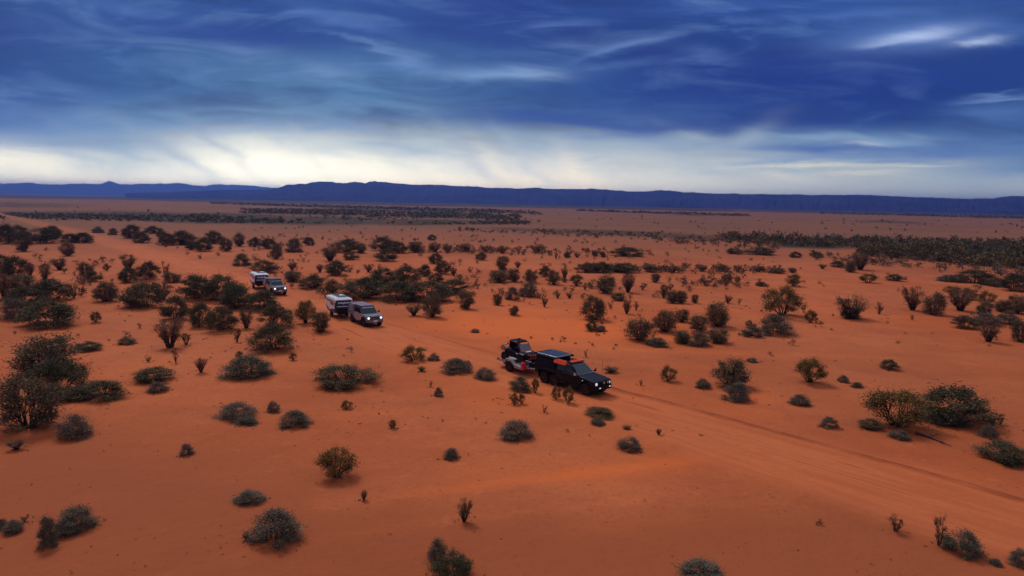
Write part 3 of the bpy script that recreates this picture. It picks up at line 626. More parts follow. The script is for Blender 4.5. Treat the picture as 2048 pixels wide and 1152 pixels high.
def fill(A, B, n_, w0, w1, hk, lv, mi, edge=0., clump=.0, track=True):
    xa, xb = A[0][0], A[-1][0]
    for _ in range(n_):
        x = rnd.uniform(xa, xb); t = rnd.random(); a, b_ = lerp_pts(A, x), lerp_pts(B, x); y = a + (b_ - a) * t
        g = ground_at(x, y)
        if clump and fbm(g.x, g.y, clump, 2, 4.) < rnd.uniform(-.25, .35): continue
        if track and not off_track(g.x, g.y): continue
        W = rnd.uniform(w0, w1); spots.append((g.x, g.y, W, W * rnd.uniform(*hk), lv, mi if isinstance(mi, int) else rnd.choice(mi)))
# belts: near the right edge, then farther out
fill([(1440, 474), (1560, 478), (2140, 490)], [(1440, 482), (1560, 492), (2140, 506)], 620, 1.8, 4.2, (.55, .9), 44, [0, 0, 1, 4])
fill([(1720, 500), (2140, 496)], [(1720, 512), (2140, 548)], 700, 1.8, 3.8, (.55, .9), 56, [0, 0, 0, 4, 3])
fill([(1620, 508), (2140, 520)], [(1620, 520), (2140, 566)], 130, 1.2, 2.8, (.5, .9), 60, [0, 1, 2])
fill([(1350, 476), (1560, 480)], [(1350, 488), (1560, 502)], 70, 1.2, 3., (.5, .9), 40, [0, 2, 3])
fill([(900, 458), (1350, 468), (1500, 476)], [(900, 462), (1350, 484), (1500, 490)], 330, .9, 3., (.35, .8), 30, [0, 1, 2, 3], clump=25)
fill([(380, 428), (700, 432), (1060, 444)], [(380, 446), (700, 448), (1060, 450)], 1500, 1.5, 4.2, (.3, .6), 16, [0, 0, 3], clump=90)
fill([(-80, 428), (400, 432)], [(-80, 436), (400, 446)], 700, 1.5, 3.6, (.3, .6), 16, [0, 3, 1])
fill([(420, 404), (1000, 420), (1080, 425)], [(420, 408), (1000, 427), (1080, 430)], 1100, 3, 7, (.2, .45), 10, [0, 0, 3])
fill([(480, 418), (700, 419), (1040, 430)], [(480, 427), (700, 431), (1040, 442)], 1300, 2, 5, (.3, .55), 14, [0, 0, 3])
fill([(1150, 420), (1500, 430)], [(1150, 422), (1500, 433)], 320, 4, 9, (.2, .4), 12, 0)
fill([(1640, 424), (2120, 435)], [(1640, 428), (2120, 440)], 600, 3, 8, (.3, .5), 12, 0)
fill([(1550, 438), (2100, 445)], [(1550, 450), (2100, 456)], 60, 1.5, 4, (.4, .8), 20, [0, 3], clump=30)
fill([(-50, 404), (2080, 438)], [(-50, 440), (2080, 470)], 160, 1., 3.2, (.4, .9), 16, [0, 2, 3])
# loose small growth across the middle distance
fill([(480, 452), (1500, 468)], [(480, 480), (1500, 500)], 260, .7, 1.8, (.5, .9), 36, [0, 1, 2, 3, 5], clump=16)
fill([(-40, 470), (2080, 480)], [(-40, 560), (2080, 590)], 330, .5, 1.4, (.5, .9), 60, [1, 2, 2, 3, 5], clump=9)
fill([(500, 486), (1560, 500)], [(500, 600), (1560, 600)], 520, .5, 1.5, (.6, 1.1), 80, [2, 2, 3, 5, 4, 0], clump=8)
fill([(820, 496), (1300, 502)], [(820, 506), (1300, 518)], 150, .9, 2., (.5, .9), 40, [2, 2, 5, 3])
fill([(1160, 534), (1560, 538)], [(1160, 545), (1560, 549)], 130, .9, 2., (.5, .9), 50, [2, 2, 5, 3])
fill([(1360, 552), (1490, 556)], [(1360, 575), (1490, 580)], 36, .6, 1.4, (.6, 1.), 50, [2, 5])
fill([(-40, 560), (2080, 590)], [(-40, 700), (2080, 720)], 150, .3, .9, (.5, 1.), 40, [1, 2, 3, 5], clump=7)
fill([(180, 470), (600, 476)], [(180, 500), (600, 520)], 90, .8, 2., (.5, .9), 40, [0, 1, 3], clump=10)
fill([(-40, 510), (320, 520)], [(-40, 600), (320, 610)], 110, .6, 1.8, (.5, 1.), 50, [0, 2, 3], clump=7)
scrub('distant_scrub', spots, 'dense scrub and scattered low growth across the far plain', [LM[k] for k in 'MDAVGT'])
spots = []
fill([(-40, 640), (2080, 660)], [(-40, 860), (2080, 880)], 700, .06, .38, (.12, .4), 14, [1, 2, 2, 3], clump=4, track=False)
fill([(-40, 800), (2080, 830)], [(-40, 1190), (2080, 1190)], 900, .04, .17, (.12, .4), 14, [1, 2, 2, 3], clump=3, track=False)
fill([(-40, 560), (2080, 590)], [(-40, 680), (2080, 700)], 500, .1, .6, (.2, .5), 16, [0, 1, 2, 3], clump=5)
for ox, oy, orad in occ:
    if oy < 75:
        for _ in range(rnd.randint(5, 11)):
            a_, d_ = rnd.uniform(0, 6.28), orad * rnd.uniform(.7, 1.7); W = rnd.uniform(.06, .24)
            spots.append((ox + d_ * math.cos(a_), oy + d_ * math.sin(a_), W, W * rnd.uniform(.15, .5), 12, rnd.choice([1, 2, 2, 3])))
scrub('ground_litter', spots, 'dry tufts, twigs and litter strewn over the red sand', [LM[k] for k in 'MDAT'])
# ------------------------------------------------------------------ vehicles
P_black = paint('black_paint', (.004, .006, .009), .42, dust=0, coat=.06, spec=.22)
P_blackm = paint('black_plastic', (.007, .007, .009), .6, dust=.05, spec=.18)
P_canvas = paint('dark_canvas', (.008, .011, .018), .8, dust=.05, spec=.15)
P_grey = paint('grey_paint', (.21, .24, .31), .28, dust=.32, coat=.7)
P_slate = paint('slate_paint', (.11, .15, .21), .28, dust=.3, coat=.7)
P_mar = paint('maroon_canopy', (.17, .085, .12), .45, dust=.3, coat=.3)
P_mar2 = paint('dark_red_canopy', (.12, .035, .045), .5, dust=.4)
P_white = paint('white_gelcoat', (.84, .84, .85), .35, dust=.10, coat=.3, var=.05)
P_wdust = paint('white_side', (.84, .84, .86), .4, dust=.15, var=.06)
P_navy = paint('navy_panel', (.020, .034, .068), .35, dust=.15, coat=.4)
P_char = paint('charcoal_panel', (.055, .062, .070), .6, dust=.6)
P_tyre = paint('tyre_rubber', (.014, .012, .012), .9, dust=.28, spec=.2)
P_rim = paint('dark_alloy', (.05, .05, .055), .4, metal=.7, dust=.5)
P_srim = paint('steel_rim', (.22, .20, .20), .45, metal=.6, dust=.7)
P_silver = paint('galvanised_steel', (.42, .42, .44), .45, metal=.5, dust=.35)
P_alu = paint('bright_aluminium', (.62, .65, .72), .3, metal=.4)
P_orange = paint('orange_board', (1.0, .085, .018), .4, var=.06)
P_red = paint('red_plastic', (.80, .020, .035), .4, var=.06)
P_dred = paint('dark_red_paint', (.16, .012, .022), .3, coat=.6)
P_pink = paint('red_tube', (.75, .09, .13), .35)
P_amber = paint('amber_lens', (.55, .18, .05), .3)
P_solar = paint('solar_blue', (.012, .022, .075), .4, coat=.1, var=.25, spec=.3)
P_mark = paint('pale_lettering', (.74, .80, .92), .5, var=.05)
G_dark = glass_mat('dark_glass', (.008, .011, .016), .25)
G_blue = glass_mat('tinted_windscreen', (.016, .055, .085), .4)
L_on = lamp_mat('headlight_on', (.92, .96, 1.), 1.7)
L_dim = lamp_mat('small_lamp', (.85, .92, 1.), .6)
L_lens = glass_mat('clear_lens', (.30, .36, .40))

class MB:
    def __init__(s): s.V = []; s.F = []
    def hull(s, A, B):
        """closed solid between two matching polygons"""
        n_ = len(A); o = len(s.V); s.V += [tuple(p) for p in A] + [tuple(p) for p in B]
        s.F.append(tuple(o + i for i in range(n_))[::-1]); s.F.append(tuple(o + n_ + i for i in range(n_)))
        for i in range(n_):
            j = (i + 1) % n_; s.F.append((o + i, o + j, o + n_ + j, o + n_ + i))
        return s
    def box(s, x0, x1, y0, y1, z0, z1):
        return s.hull([(x0, y0, z0), (x1, y0, z0), (x1, y1, z0), (x0, y1, z0)], [(x0, y0, z1), (x1, y0, z1), (x1, y1, z1), (x0, y1, z1)])
    def prism(s, prof, hw, hw2=None, yc=0.):
        """side outline (x, z) stood across the width"""
        return s.hull([(x, yc - hw, z) for x, z in prof], [(x, yc + hw, z) for x, z in prof])
    def frust(s, b0, z0, t0, z1):
        (xa, xb, w0), (xc, xd, w1) = b0, t0
        return s.hull([(xa, -w0, z0), (xb, -w0, z0), (xb, w0, z0), (xa, w0, z0)], [(xc, -w1, z1), (xd, -w1, z1), (xd, w1, z1), (xc, w1, z1)])
    def slab(s, c, t=.006):
        c = [Vector(p) for p in c]; nrm = (c[1] - c[0]).cross(c[3] - c[0]).normalized()
        return s.hull([p - nrm * .004 for p in c], [p + nrm * t for p in c])
    def tube(s, P, r, k=7):
        V, F = [], []; tube_np([tuple(p) for p in P], r, r, V, F, k); o = len(s.V); s.V += V; s.F += [tuple(o + i for i in f) for f in F]
        n_ = len(P); s.F.append(tuple(o + i for i in range(k))[::-1]); s.F.append(tuple(o + (n_ - 1) * k + i for i in range(k))); return s
    def lathe_y(s, prof, cx, cy, cz, k=24):
        o = len(s.V); m_ = len(prof)
        for y, r in prof:
            for j in range(k):
                a = 2 * math.pi * j / k; s.V.append((cx + r * math.cos(a), cy + y, cz + r * math.sin(a)))
        for i in range(m_ - 1):
            for j in range(k):
                a, b_ = o + i * k + j, o + i * k + (j + 1) % k; s.F.append((a, b_, b_ + k, a + k))
        s.F.append(tuple(o + j for j in range(k))[::-1]); s.F.append(tuple(o + (m_ - 1) * k + j for j in range(k))); return s
    def build(s, name, mat, parent=None, bevel=0., loc=None, smooth=False):
        me = bpy.data.meshes.new(name); me.from_pydata(s.V, [], s.F); me.materials.append(mat)
        bm = bmesh.new(); bm.from_mesh(me); bmesh.ops.recalc_face_normals(bm, faces=bm.faces); bm.to_mesh(me); bm.free()
        if smooth or bevel:
            for p_ in me.polygons: p_.use_smooth = True
        o = link(bpy.data.objects.new(name, me)); o.parent = parent
        if bevel:
            b_ = o.modifiers.new('bevel', 'BEVEL'); b_.width = bevel; b_.segments = 2; b_.limit_method = 'ANGLE'; b_.angle_limit = R(28); b_.harden_normals = True
        return o
def arch(cx, r, cz, a0=180, a1=0, k=9):
    return [(cx + r * math.cos(R(a0 + (a1 - a0) * i / (k - 1))), cz + r * math.sin(R(a0 + (a1 - a0) * i / (k - 1)))) for i in range(k)]
def wheel(root, x, y, r, wd, rim=P_rim, z=None):
    z = r if z is None else z; h = wd / 2
    t = MB().lathe_y([(-h * .8, r * .55), (-h, r * .66), (-h, r * .90), (-h * .72, r * .985), (-h * .3, r), (h * .3, r), (h * .72, r * .985), (h, r * .9), (h, r * .66), (h * .8, r * .55)], x, y, z)
    w_ = MB()
    for k in range(26):      # tread blocks
        a = 2 * math.pi * k / 26; c_, s_2 = math.cos(a), math.sin(a)
        for yy in (-h * .55, h * .55):
            q = Vector((x + c_ * r, y + yy, z + s_2 * r)); tx = Vector((-s_2, 0, c_)) * r * .07; ty = Vector((0, h * .36, 0)); rr = Vector((c_, 0, s_2)) * .014
            t.hull([q - tx - ty - rr, q + tx - ty - rr, q + tx + ty - rr, q - tx + ty - rr], [q - tx - ty + rr, q + tx - ty + rr, q + tx + ty + rr, q - tx + ty + rr])
    wo_ = t.build('wheel', P_tyre, root)
    s = 1 if y > 0 else -1; m = MB(); m.lathe_y([(-h * .5, r * .54), (h * .5, r * .54)], x, y, z); 
    for k in range(6):
        a = 2 * math.pi * k / 6; d = Vector((math.cos(a), 0, math.sin(a))); e = Vector((-d.z, 0, d.x)) * r * .07; c0 = Vector((x, y + s * h * .5, z)); o_ = Vector((0, s * h * .22, 0))
        m.hull([c0 + d * r * .08 - e, c0 + d * r * .5 - e, c0 + d * r * .5 + e, c0 + d * r * .08 + e], [c0 + d * r * .08 - e + o_, c0 + d * r * .5 - e + o_ * .6, c0 + d * r * .5 + e + o_ * .6, c0 + d * r * .08 + e + o_])
    m.lathe_y([(s * h * .4, r * .14), (s * h * .85, r * .12)], x, y, z, 12)
    m.build('rim', rim, wo_); return wo_
def quad_on(b0, z0, t0, z1, face, u0, u1, v0, v1):
    """a patch on one sloping face of a cab: face in front, rear, left, right"""
    (xa, xb, w0), (xc, xd, w1) = b0, t0
    if face == 'front': bl, br, tl, tr = (xb, -w0, z0), (xb, w0, z0), (xd, -w1, z1), (xd, w1, z1)
    elif face == 'right': bl, br, tl, tr = (xa, -w0, z0), (xb, -w0, z0), (xc, -w1, z1), (xd, -w1, z1)
    elif face == 'left': bl, br, tl, tr = (xb, w0, z0), (xa, w0, z0), (xd, w1, z1), (xc, w1, z1)
    else: bl, br, tl, tr = (xa, w0, z0), (xa, -w0, z0), (xc, w1, z1), (xc, -w1, z1)
    bl, br, tl, tr = map(Vector, (bl, br, tl, tr))
    f = lambda u, v: (bl * (1 - u) + br * u) * (1 - v) + (tl * (1 - u) + tr * u) * v
    return [f(u0, v0), f(u1, v0), f(u1, v1), f(u0, v1)]
def root_at(name, px, off, hd, label, cat, group=None, z=0.):
    """stand a thing so that its local point off lies on the photo's ground spot px"""
    p = gpoint(*px) if len(px) == 2 else Vector(px); c_, s_2 = math.cos(hd), math.sin(hd)
    e = link(bpy.data.objects.new(name, None)); e.location = (p.x - (off[0] * c_ - off[1] * s_2), p.y - (off[0] * s_2 + off[1] * c_), p.z + z + .03)
    e.rotation_euler = (0, 0, hd); return tag(e, label, cat, group)

def truck_front(root, nose, zb, hwid, paint_, lampm, bar=P_blackm, round_lamps=False):
    """grille, headlights, bumper and bull bar at the nose"""
    MB().box(nose - .02, nose + .035, -.50, .50, zb - .34, zb - .10).build('grille', P_blackm, root, .012)
    for s in (-1, 1):
        m = MB()
        if round_lamps: m.hull([(nose + .01, s * (hwid - .24) + .115 * math.cos(a), zb - .21 + .10 * math.sin(a)) for a in np.linspace(0, 6.283, 17)[:-1]], [(nose + .07, s * (hwid - .24) + .11 * math.cos(a), zb - .21 + .09 * math.sin(a)) for a in np.linspace(0, 6.283, 17)[:-1]])
        else: m.hull([(nose - .16, s * (hwid + .004), zb - .30), (nose + .03, s * (hwid - .16), zb - .30), (nose + .03, s * (hwid - .34), zb - .30), (nose - .1, s * (hwid - .34), zb - .30)],
                     [(nose - .20, s * (hwid + .004), zb - .12), (nose - .0, s * (hwid - .16), zb - .12), (nose - .0, s * (hwid - .34), zb - .12), (nose - .12, s * (hwid - .34), zb - .12)])
        m.build('headlight', lampm, root, .01)
    b_ = MB().hull([(nose - .25, -hwid - .02, .52), (nose + .22, -hwid + .22, .52), (nose + .22, hwid - .22, .52), (nose - .25, hwid + .02, .52)],
                   [(nose - .30, -hwid - .02, zb - .36), (nose + .17, -hwid + .22, zb - .36), (nose + .17, hwid - .22, zb - .36), (nose - .30, hwid + .02, zb - .36)]).build('bumper', bar, root, .03)
    t = MB(); n_ = nose + .20
    t.tube([(n_ - .05, -.42, .66), (n_ + .03, -.40, zb - .12), (n_, -.34, zb + .02), (n_, 0, zb + .06), (n_, .34, zb + .02), (n_ + .03, .40, zb - .12), (n_ - .05, .42, .66)], .030)
    for s in (-1, 1): t.tube([(n_ + .01, s * .40, zb - .05), (n_ - .10, s * .70, zb - .05), (n_ - .30, s * (hwid - .02), zb - .14), (n_ - .35, s * (hwid), zb - .36)], .026)
    t.tube([(n_ + .02, -.4, zb - .22), (n_ + .02, .4, zb - .22)], .022); t.build('bull_bar', bar, root, smooth=True)
def side_bits(root, W, sides, hand=P_blackm):
    for s in (-1, 1):
        for x in sides: MB().box(x - .09, x + .09, s * (W + .002) - .012, s * (W + .002) + .02, 1.03, 1.06).build('door_handle', hand, root)

# --- black six-wheeled utility truck
HB = R(-49)
tr = root_at('utility_truck', (1171, 791), (2.06, -.80), HB, 'black six-wheeled utility truck with a rooftop solar panel leading on the track', 'truck'); tr.scale = (.96, .96, .96)
W = .93; body = [(3.0, .60), (3.05, .80), (3.02, 1.05), (2.92, 1.13), (2.3, 1.22), (1.40, 1.29), (-.95, 1.29), (-.95, .62)]
body += [(-.55, .56)] + [(1.55, .56)] + arch(2.15, .53, .50, 185, -5)[::1] + [(2.8, .60)]
MB().prism(body, W).build('body', P_black, tr, .045)
MB().box(-3.1, -1.0, -.72, .72, .50, .72).box(-1.2, 2.6, -.55, .55, .42, .58).build('chassis', P_blackm, tr, .02)
MB().prism([(-3.2, .98), (-3.2, 1.30), (-.985, 1.30), (-.985, .62), (-.62, .62)][:0] + [(-.99, 1.30), (-.99, .72), (-1.02, .72)] + arch(-1.60, 1.02, .40, 40, 140, 9)[0:0] + [(-1.06, .98), (-2.14, 1.0), (-2.72, .98), (-2.80, .72), (-3.2, .74), (-3.2, 1.30)], W).build('tray_body', P_black, tr, .03)
b0, z0, t0, z1 = (-.97, 1.42, .90), 1.28, (-.90, .55, .76), 1.90
cab = MB().frust(b0, z0, t0, z1).build('cab', P_black, tr, .05)
MB().slab(quad_on(b0, z0, t0, z1, 'front', .07, .93, .10, .93), .01).build('windscreen', G_blue, tr)
m = MB()
q = quad_on(b0, z0, t0, z1, 'front', .05, .95, .07, .97)
for i in range(4): m.tube([q[i], q[(i + 1) % 4]], .016, 5)
m.build('windscreen_trim', P_alu, tr)
for f in ('right', 'left'):
    for u0_, u1_ in ((.10, .47), (.52, .88)): MB().slab(quad_on(b0, z0, t0, z1, f, u0_, u1_, .12, .85) if f == 'right' else quad_on(b0, z0, t0, z1, f, 1 - u1_, 1 - u0_, .12, .85)).build('side_window', G_dark, tr)
MB().hull([(-3.22, -.95, 1.31), (-1.02, -.95, 1.31), (-1.02, .95, 1.31), (-3.22, .95, 1.31)], [(-3.12, -.84, 2.02), (-1.05, -.84, 2.02), (-1.05, .84, 2.02), (-3.12, .84, 2.02)]).build('canopy', P_canvas, tr, .05)
for s in (-1, 1): m = MB(); m.slab([(-2.9, s * .944, 1.42), (-1.25, s * .944, 1.42), (-1.28, s * .873, 1.90), (-2.86, s * .873, 1.90)][::s * -1], .012); m.build('canopy_door', P_blackm, tr, .01)
rk = MB()
for x in (-3.1, -2.4, -1.7, -1.0): rk.tube([(x, -.86, 2.10), (x, .86, 2.10)], .025)
for s in (-1, 1): rk.box(-3.28, -.86, s * .90 - .03, s * .90 + .03, 2.07, 2.13)
for x in (-3., -1.2):
    for s in (-1, 1): rk.box(x - .03, x + .03, s * .80 - .03, s * .80 + .03, 2.0, 2.12)
rk.box(-3.24, -.88, -.90, .90, 2.135, 2.175); rk.build('roof_rack', P_blackm, tr, .01)
MB().box(-3.10, -1.0, -.80, .80, 2.177, 2.235).build('panel_frame', P_alu, tr, .01)
MB().box(-3.04, -1.06, -.72, .72, 2.237, 2.252).build('solar_panel', P_solar, tr, .004)
MB().box(-3.2, -.9, .92, 1.04, 2.10, 2.22).box(-3.34, -3.25, -.93, .93, 2.12, 2.22).box(-.87, -.79, -.93, .93, 2.12, 2.22).build('awning_bag', P_blackm, tr, .03)
m = MB()
for x in (-.75, -.3, .15, .5): m.tube([(x, -.70, 1.99), (x, .70, 1.99)], .02)
for s in (-1, 1): m.tube([(-.85, s * .70, 1.99), (.55, s * .70, 1.99)], .024); m.box(-.7, -.64, s * .66 - .03, s * .66 + .03, 1.88, 1.99); m.box(.3, .36, s * .66 - .03, s * .66 + .03, 1.88, 1.99)
m.build('cab_rack', P_blackm, tr, smooth=True)
truck_front(tr, 3.04, 1.16, W, P_black, L_dim)
for s in (-1, 1):
    MB().lathe_y([(0, .11), (.02, .11)], 0, 0, 0, 6); d = MB()
    d.hull([(3.24, s * .20 + .115 * math.cos(a), 1.07 + .115 * math.sin(a)) for a in np.linspace(0, 6.283, 17)[:-1]], [(3.32, s * .20 + .125 * math.cos(a), 1.07 + .125 * math.sin(a)) for a in np.linspace(0, 6.283, 17)[:-1]])
    dl = d.build('driving_light', P_blackm, tr, .01)
    MB().hull([(3.318, s * .20 + .10 * math.cos(a), 1.07 + .10 * math.sin(a)) for a in np.linspace(0, 6.283, 17)[:-1]], [(3.33, s * .20 + .095 * math.cos(a), 1.07 + .095 * math.sin(a)) for a in np.linspace(0, 6.283, 17)[:-1]]).build('lens', L_lens, dl)
    MB().box(3.235, 3.275, s * .52 - .06, s * .52 + .06, .66, .72).build('fog_light', L_dim, tr)
    MB().box(2.92, 2.98, s * .86 - .05, s * .86 + .05, .70, .75).build('fog_light', L_dim, tr)
    MB().hull([(1.22, s * .93, 1.34), (1.34, s * .93, 1.34), (1.34, s * 1.17, 1.30), (1.22, s * 1.17, 1.30)], [(1.22, s * .93, 1.40), (1.32, s * .93, 1.40), (1.32, s * 1.19, 1.56), (1.22, s * 1.19, 1.56)]).build('side_mirror', P_alu if s < 0 else P_blackm, tr, .02)
    MB().box(-.6, 1.5, s * .98 - .09, s * .98 + .09, .46, .52).build('side_step', P_blackm, tr, .02)
    MB().box(1.86, 1.92, s * .935 - .01, s * .935 + .014, 1.02, 1.07).build('indicator', L_dim, tr)
side_bits(tr, W, (.35, -.65))
MB().tube([(2.25, .80, 1.15), (2.22, .80, 2.4)], .008, 5).build('antenna', P_blackm, tr)
MB().tube([(1.9, -.95, 1.1), (1.45, -.97, 1.32), (1.0, -.90, 1.75), (.72, -.84, 1.98)], .045).build('snorkel', P_blackm, tr, smooth=True)
for x in (2.15, -1.05, -2.15):
    for s in (-1, 1): wheel(tr, x, s * .83, .44, .29)
for s in (-1, 1): MB().box(-2.78, -2.75, s * .80 - .14, s * .80 + .14, .35, .85).build('mud_flap', P_blackm, tr)
TL = tr.location
def on(root, x, y, z, rx=0., ry=0., rz=0.):
    x, y, z = x * root.scale.x, y * root.scale.y, z * root.scale.z; M_ = Matrix.Translation(root.location) @ root.rotation_euler.to_matrix().to_4x4(); p = M_ @ Vector((x, y, z))
    from mathutils import Euler
    return p, (M_ @ Euler((rx, ry, rz)).to_matrix().to_4x4()).to_euler()
def board(label, pose):
    m = MB(); L_, B_, t = .62, .17, .035
    out = [(-L_, -B_ * .55), (-L_ * .86, -B_), (L_ * .86, -B_), (L_, -B_ * .55), (L_, B_ * .55), (L_ * .86, B_), (-L_ * .86, B_), (-L_, B_ * .55)]
    m.hull([(x, y, -t) for x, y in out], [(x, y, t) for x, y in out])
    for k in range(7): m.box(-L_ * .78 + k * .155, -L_ * .78 + k * .155 + .05, -B_ * .7, B_ * .7, t - .002, t + .022)
    o_ = m.build('recovery_board', P_orange, None, .008); o_.location, o_.rotation_euler = pose
    return tag(o_, label, 'recovery board', 'orange recovery boards on the black truck')
board('orange recovery board stood on edge along the side of the black truck roof', on(tr, -.42, -.93, 1.99, R(62), 0, 0))
board('orange recovery board lying flat across the front of the black truck roof', on(tr, .28, .12, 2.06, 0, 0, R(90)))

# --- trailer with the side-by-side buggy
trl = root_at('trailer', (1022, 744), (0, -.95), R(-50), 'silver steel car trailer carrying the buggy behind the black truck', 'trailer')
MB().box(-1.75, 1.55, -.80, .80, .58, .66).build('deck', P_silver, trl, .01)
for s in (-1, 1):
    pr = [(-.80, .50), (-.86, .72), (-.46, 1.02), (.08, 1.02), (.50, .72), (1.55, .60), (1.55, .44), (.55, .44), (.44, .60), (.02, .90), (-.40, .90), (-.68, .66), (-.70, .46)]
    m = MB().hull([(x, s * .82, z) for x, z in pr], [(x, s * 1.10, z) for x, z in pr]); m.build('mudguard', P_silver, trl, .01)
    MB().box(-1.75, -.88, s * .80 - .03, s * .80 + .03, .56, .76).box(.6, 1.58, s * .80 - .03, s * .80 + .03, .64, .80).build('side_rail', P_silver, trl, .008)
    wheel(trl, -.18, s * .96, .39, .23, P_srim)
    MB().box(-1.86, -1.78, s * .78 - .13, s * .78 + .13, .62, .80).build('tail_light', P_amber, trl, .01)
MB().tube([(1.5, -.7, .55), (2.9, 0, .56)], .045, 6).tube([(1.5, .7, .55), (2.9, 0, .56)], .045, 6).build('drawbar', P_silver, trl)
MB().box(1.56, 2.05, -.45, .45, .60, .95).build('tool_box', P_blackm, trl, .02)
MB().hull([(-1.8, -.7, .6), (-1.8, .7, .6), (-2.0, .7, .5), (-2.0, -.7, .5)], [(-1.8, -.7, .66), (-1.8, .7, .66), (-2.0, .7, .56), (-2.0, -.7, .56)]).build('ramp', P_silver, trl)
jc = MB().box(-.12, .12, -.18, .18, 0, .50).box(-.04, .04, -.14, .02, .50, .56).build('jerry_can', P_red, None, .03)
jc.location, jc.rotation_euler = on(trl, 1.50, -.97, .52); tag(jc, 'red plastic fuel can on the front corner of the silver trailer', 'fuel can')
MB().lathe_y([(0, .03), (.05, .03)], 0, 0, 0)
bx = MB().tube([(0, .10, .50), (0, .10, .58)], .035, 8).build('cap', P_blackm, jc)

bg_ = link(bpy.data.objects.new('off_road_buggy', None)); bg_.location, bg_.rotation_euler = on(trl, -.10, 0, .66)
tag(bg_, 'black and dark red side-by-side buggy with roll cage riding on the silver trailer', 'buggy')
zr = .36
MB().prism([(-1.15, .50), (-1.25, .85), (-.75, .95), (-.62, .60), (.55, .52), (.72, .86), (.95, 1.0), (1.35, .92), (1.52, .72), (1.45, .48), (1.25, .40), (-.95, .40)], .55).build('body', P_blackm, bg_, .03)
MB().hull([(.66, -.62, .90), (1.46, -.40, .70), (1.46, .40, .70), (.66, .62, .90)], [(.62, -.56, 1.10), (1.42, -.33, .86), (1.42, .33, .86), (.62, .56, 1.10)]).build('bonnet', P_dred, bg_, .03)
MB().slab([(1.12, -.26, .985), (1.12, .26, .985), (1.02, .26, 1.012), (1.02, -.26, 1.012)][::-1], .012).build('bonnet_decal', P_white, bg_)
for s in (-1, 1):
    MB().hull([(-.62, s * .56, .45), (.58, s * .56, .45), (.66, s * .56, .92), (-.80, s * .56, 1.02)], [(-.62, s * .72, .45), (.58, s * .72, .45), (.60, s * .70, .88), (-.74, s * .70, .98)]).build('door', P_canvas, bg_, .02)
    MB().slab([(.36, s * .715, .80), (.62, s * .715, .76), (.62, s * .705, .84), (.36, s * .705, .90)][::-s], .01).build('door_decal', P_alu, bg_)
    MB().hull([(-1.30, s * .45, .90), (-.60, s * .45, .95), (-.60, s * .78, .95), (-1.30, s * .78, .86)], [(-1.30, s * .45, .96), (-.60, s * .45, 1.06), (-.60, s * .78, 1.0), (-1.30, s * .78, .92)]).build('rear_guard', P_blackm, bg_, .01)
    MB().hull([(.70, s * .45, .88), (1.30, s * .42, .84), (1.25, s * .76, .80), (.75, s * .78, .84)], [(.70, s * .45, .94), (1.30, s * .42, .90), (1.25, s * .76, .85), (.75, s * .78, .90)]).build('front_guard', P_slate, bg_, .01)
    MB().hull([(1.44, s * .20, .70), (1.50, s * .20, .70), (1.40, s * .42, .74), (1.36, s * .42, .74)], [(1.42, s * .20, .80), (1.46, s * .20, .80), (1.36, s * .42, .84), (1.32, s * .42, .84)]).build('headlight', L_lens, bg_)
    MB().box(-.32, .12, s * .33 - .20, s * .33 + .20, .55, .75).hull([(-.36, s * .33 - .2, .7), (-.22, s * .33 - .2, .7), (-.22, s * .33 + .2, .7), (-.36, s * .33 + .2, .7)], [(-.52, s * .33 - .17, 1.30), (-.40, s * .33 - .17, 1.30), (-.40, s * .33 + .17, 1.30), (-.52, s * .33 + .17, 1.30)]).build('seat', P_blackm, bg_, .02)
cg = MB()
for s in (-1, 1):
    cg.tube([(.70, s * .60, .98), (.36, s * .55, 1.55), (.20, s * .52, 1.66), (-.62, s * .52, 1.68), (-.95, s * .56, 1.32), (-1.28, s * .62, 1.25)], .030)
    cg.tube([(-.58, s * .52, 1.66), (-.72, s * .60, .95)], .028); cg.tube([(-1.28, s * .62, 1.25), (-1.05, s * .60, .86)], .026); cg.tube([(-.95, s * .56, 1.32), (-.80, s * .60, .95)], .026)
for x, z in ((.22, 1.66), (-.62, 1.68), (-1.28, 1.25)): cg.tube([(x, -.54, z), (x, .54, z)], .028)
cg.build('roll_cage', P_dred, bg_, smooth=True)
MB().hull([(.40, -.54, 1.60), (.40, .54, 1.60), (-.66, .54, 1.69), (-.66, -.54, 1.69)], [(.24, -.48, 1.72), (.24, .48, 1.72), (-.60, .48, 1.76), (-.60, -.48, 1.76)]).build('roof', P_canvas, bg_, .03)
MB().slab([(-.70, -.50, 1.02), (-.70, .50, 1.02), (-.62, .50, 1.66), (-.62, -.50, 1.66)], .02).build('rear_curtain', P_canvas, bg_)
MB().box(-.20, -.08, -.07, .07, 1.74, 1.86).build('beacon', P_blackm, bg_, .02)
MB().slab([(.71, -.52, 1.06), (.71, .52, 1.06), (.44, .48, 1.50), (.44, -.48, 1.50)], .012).build('windscreen', glass_mat('dusty_screen', (.20, .17, .21)), bg_)
MB().slab([(-.70, -.69, 1.20), (-1.22, -.66, 1.16), (-1.22, -.66, 1.22), (-.70, -.69, 1.26)], .02).build('cage_decal', P_white, bg_)
fb = MB()
fb.tube([(1.44, -.42, .86), (1.60, -.34, .84), (1.62, 0, .78), (1.60, .34, .84), (1.44, .42, .86)], .026); fb.tube([(1.40, -.40, .55), (1.62, -.26, .52), (1.62, .26, .52), (1.40, .40, .55)], .026)
for y in (-.28, 0, .28): fb.tube([(1.615, y, .80), (1.63, y * .8, .52)], .022)
fb.build('front_bumper', P_pink, bg_, smooth=True)
for x in (.98, -1.0):
    for s in (-1, 1): wheel(bg_, x, s * .68, zr, .26)
M_sus = MB()
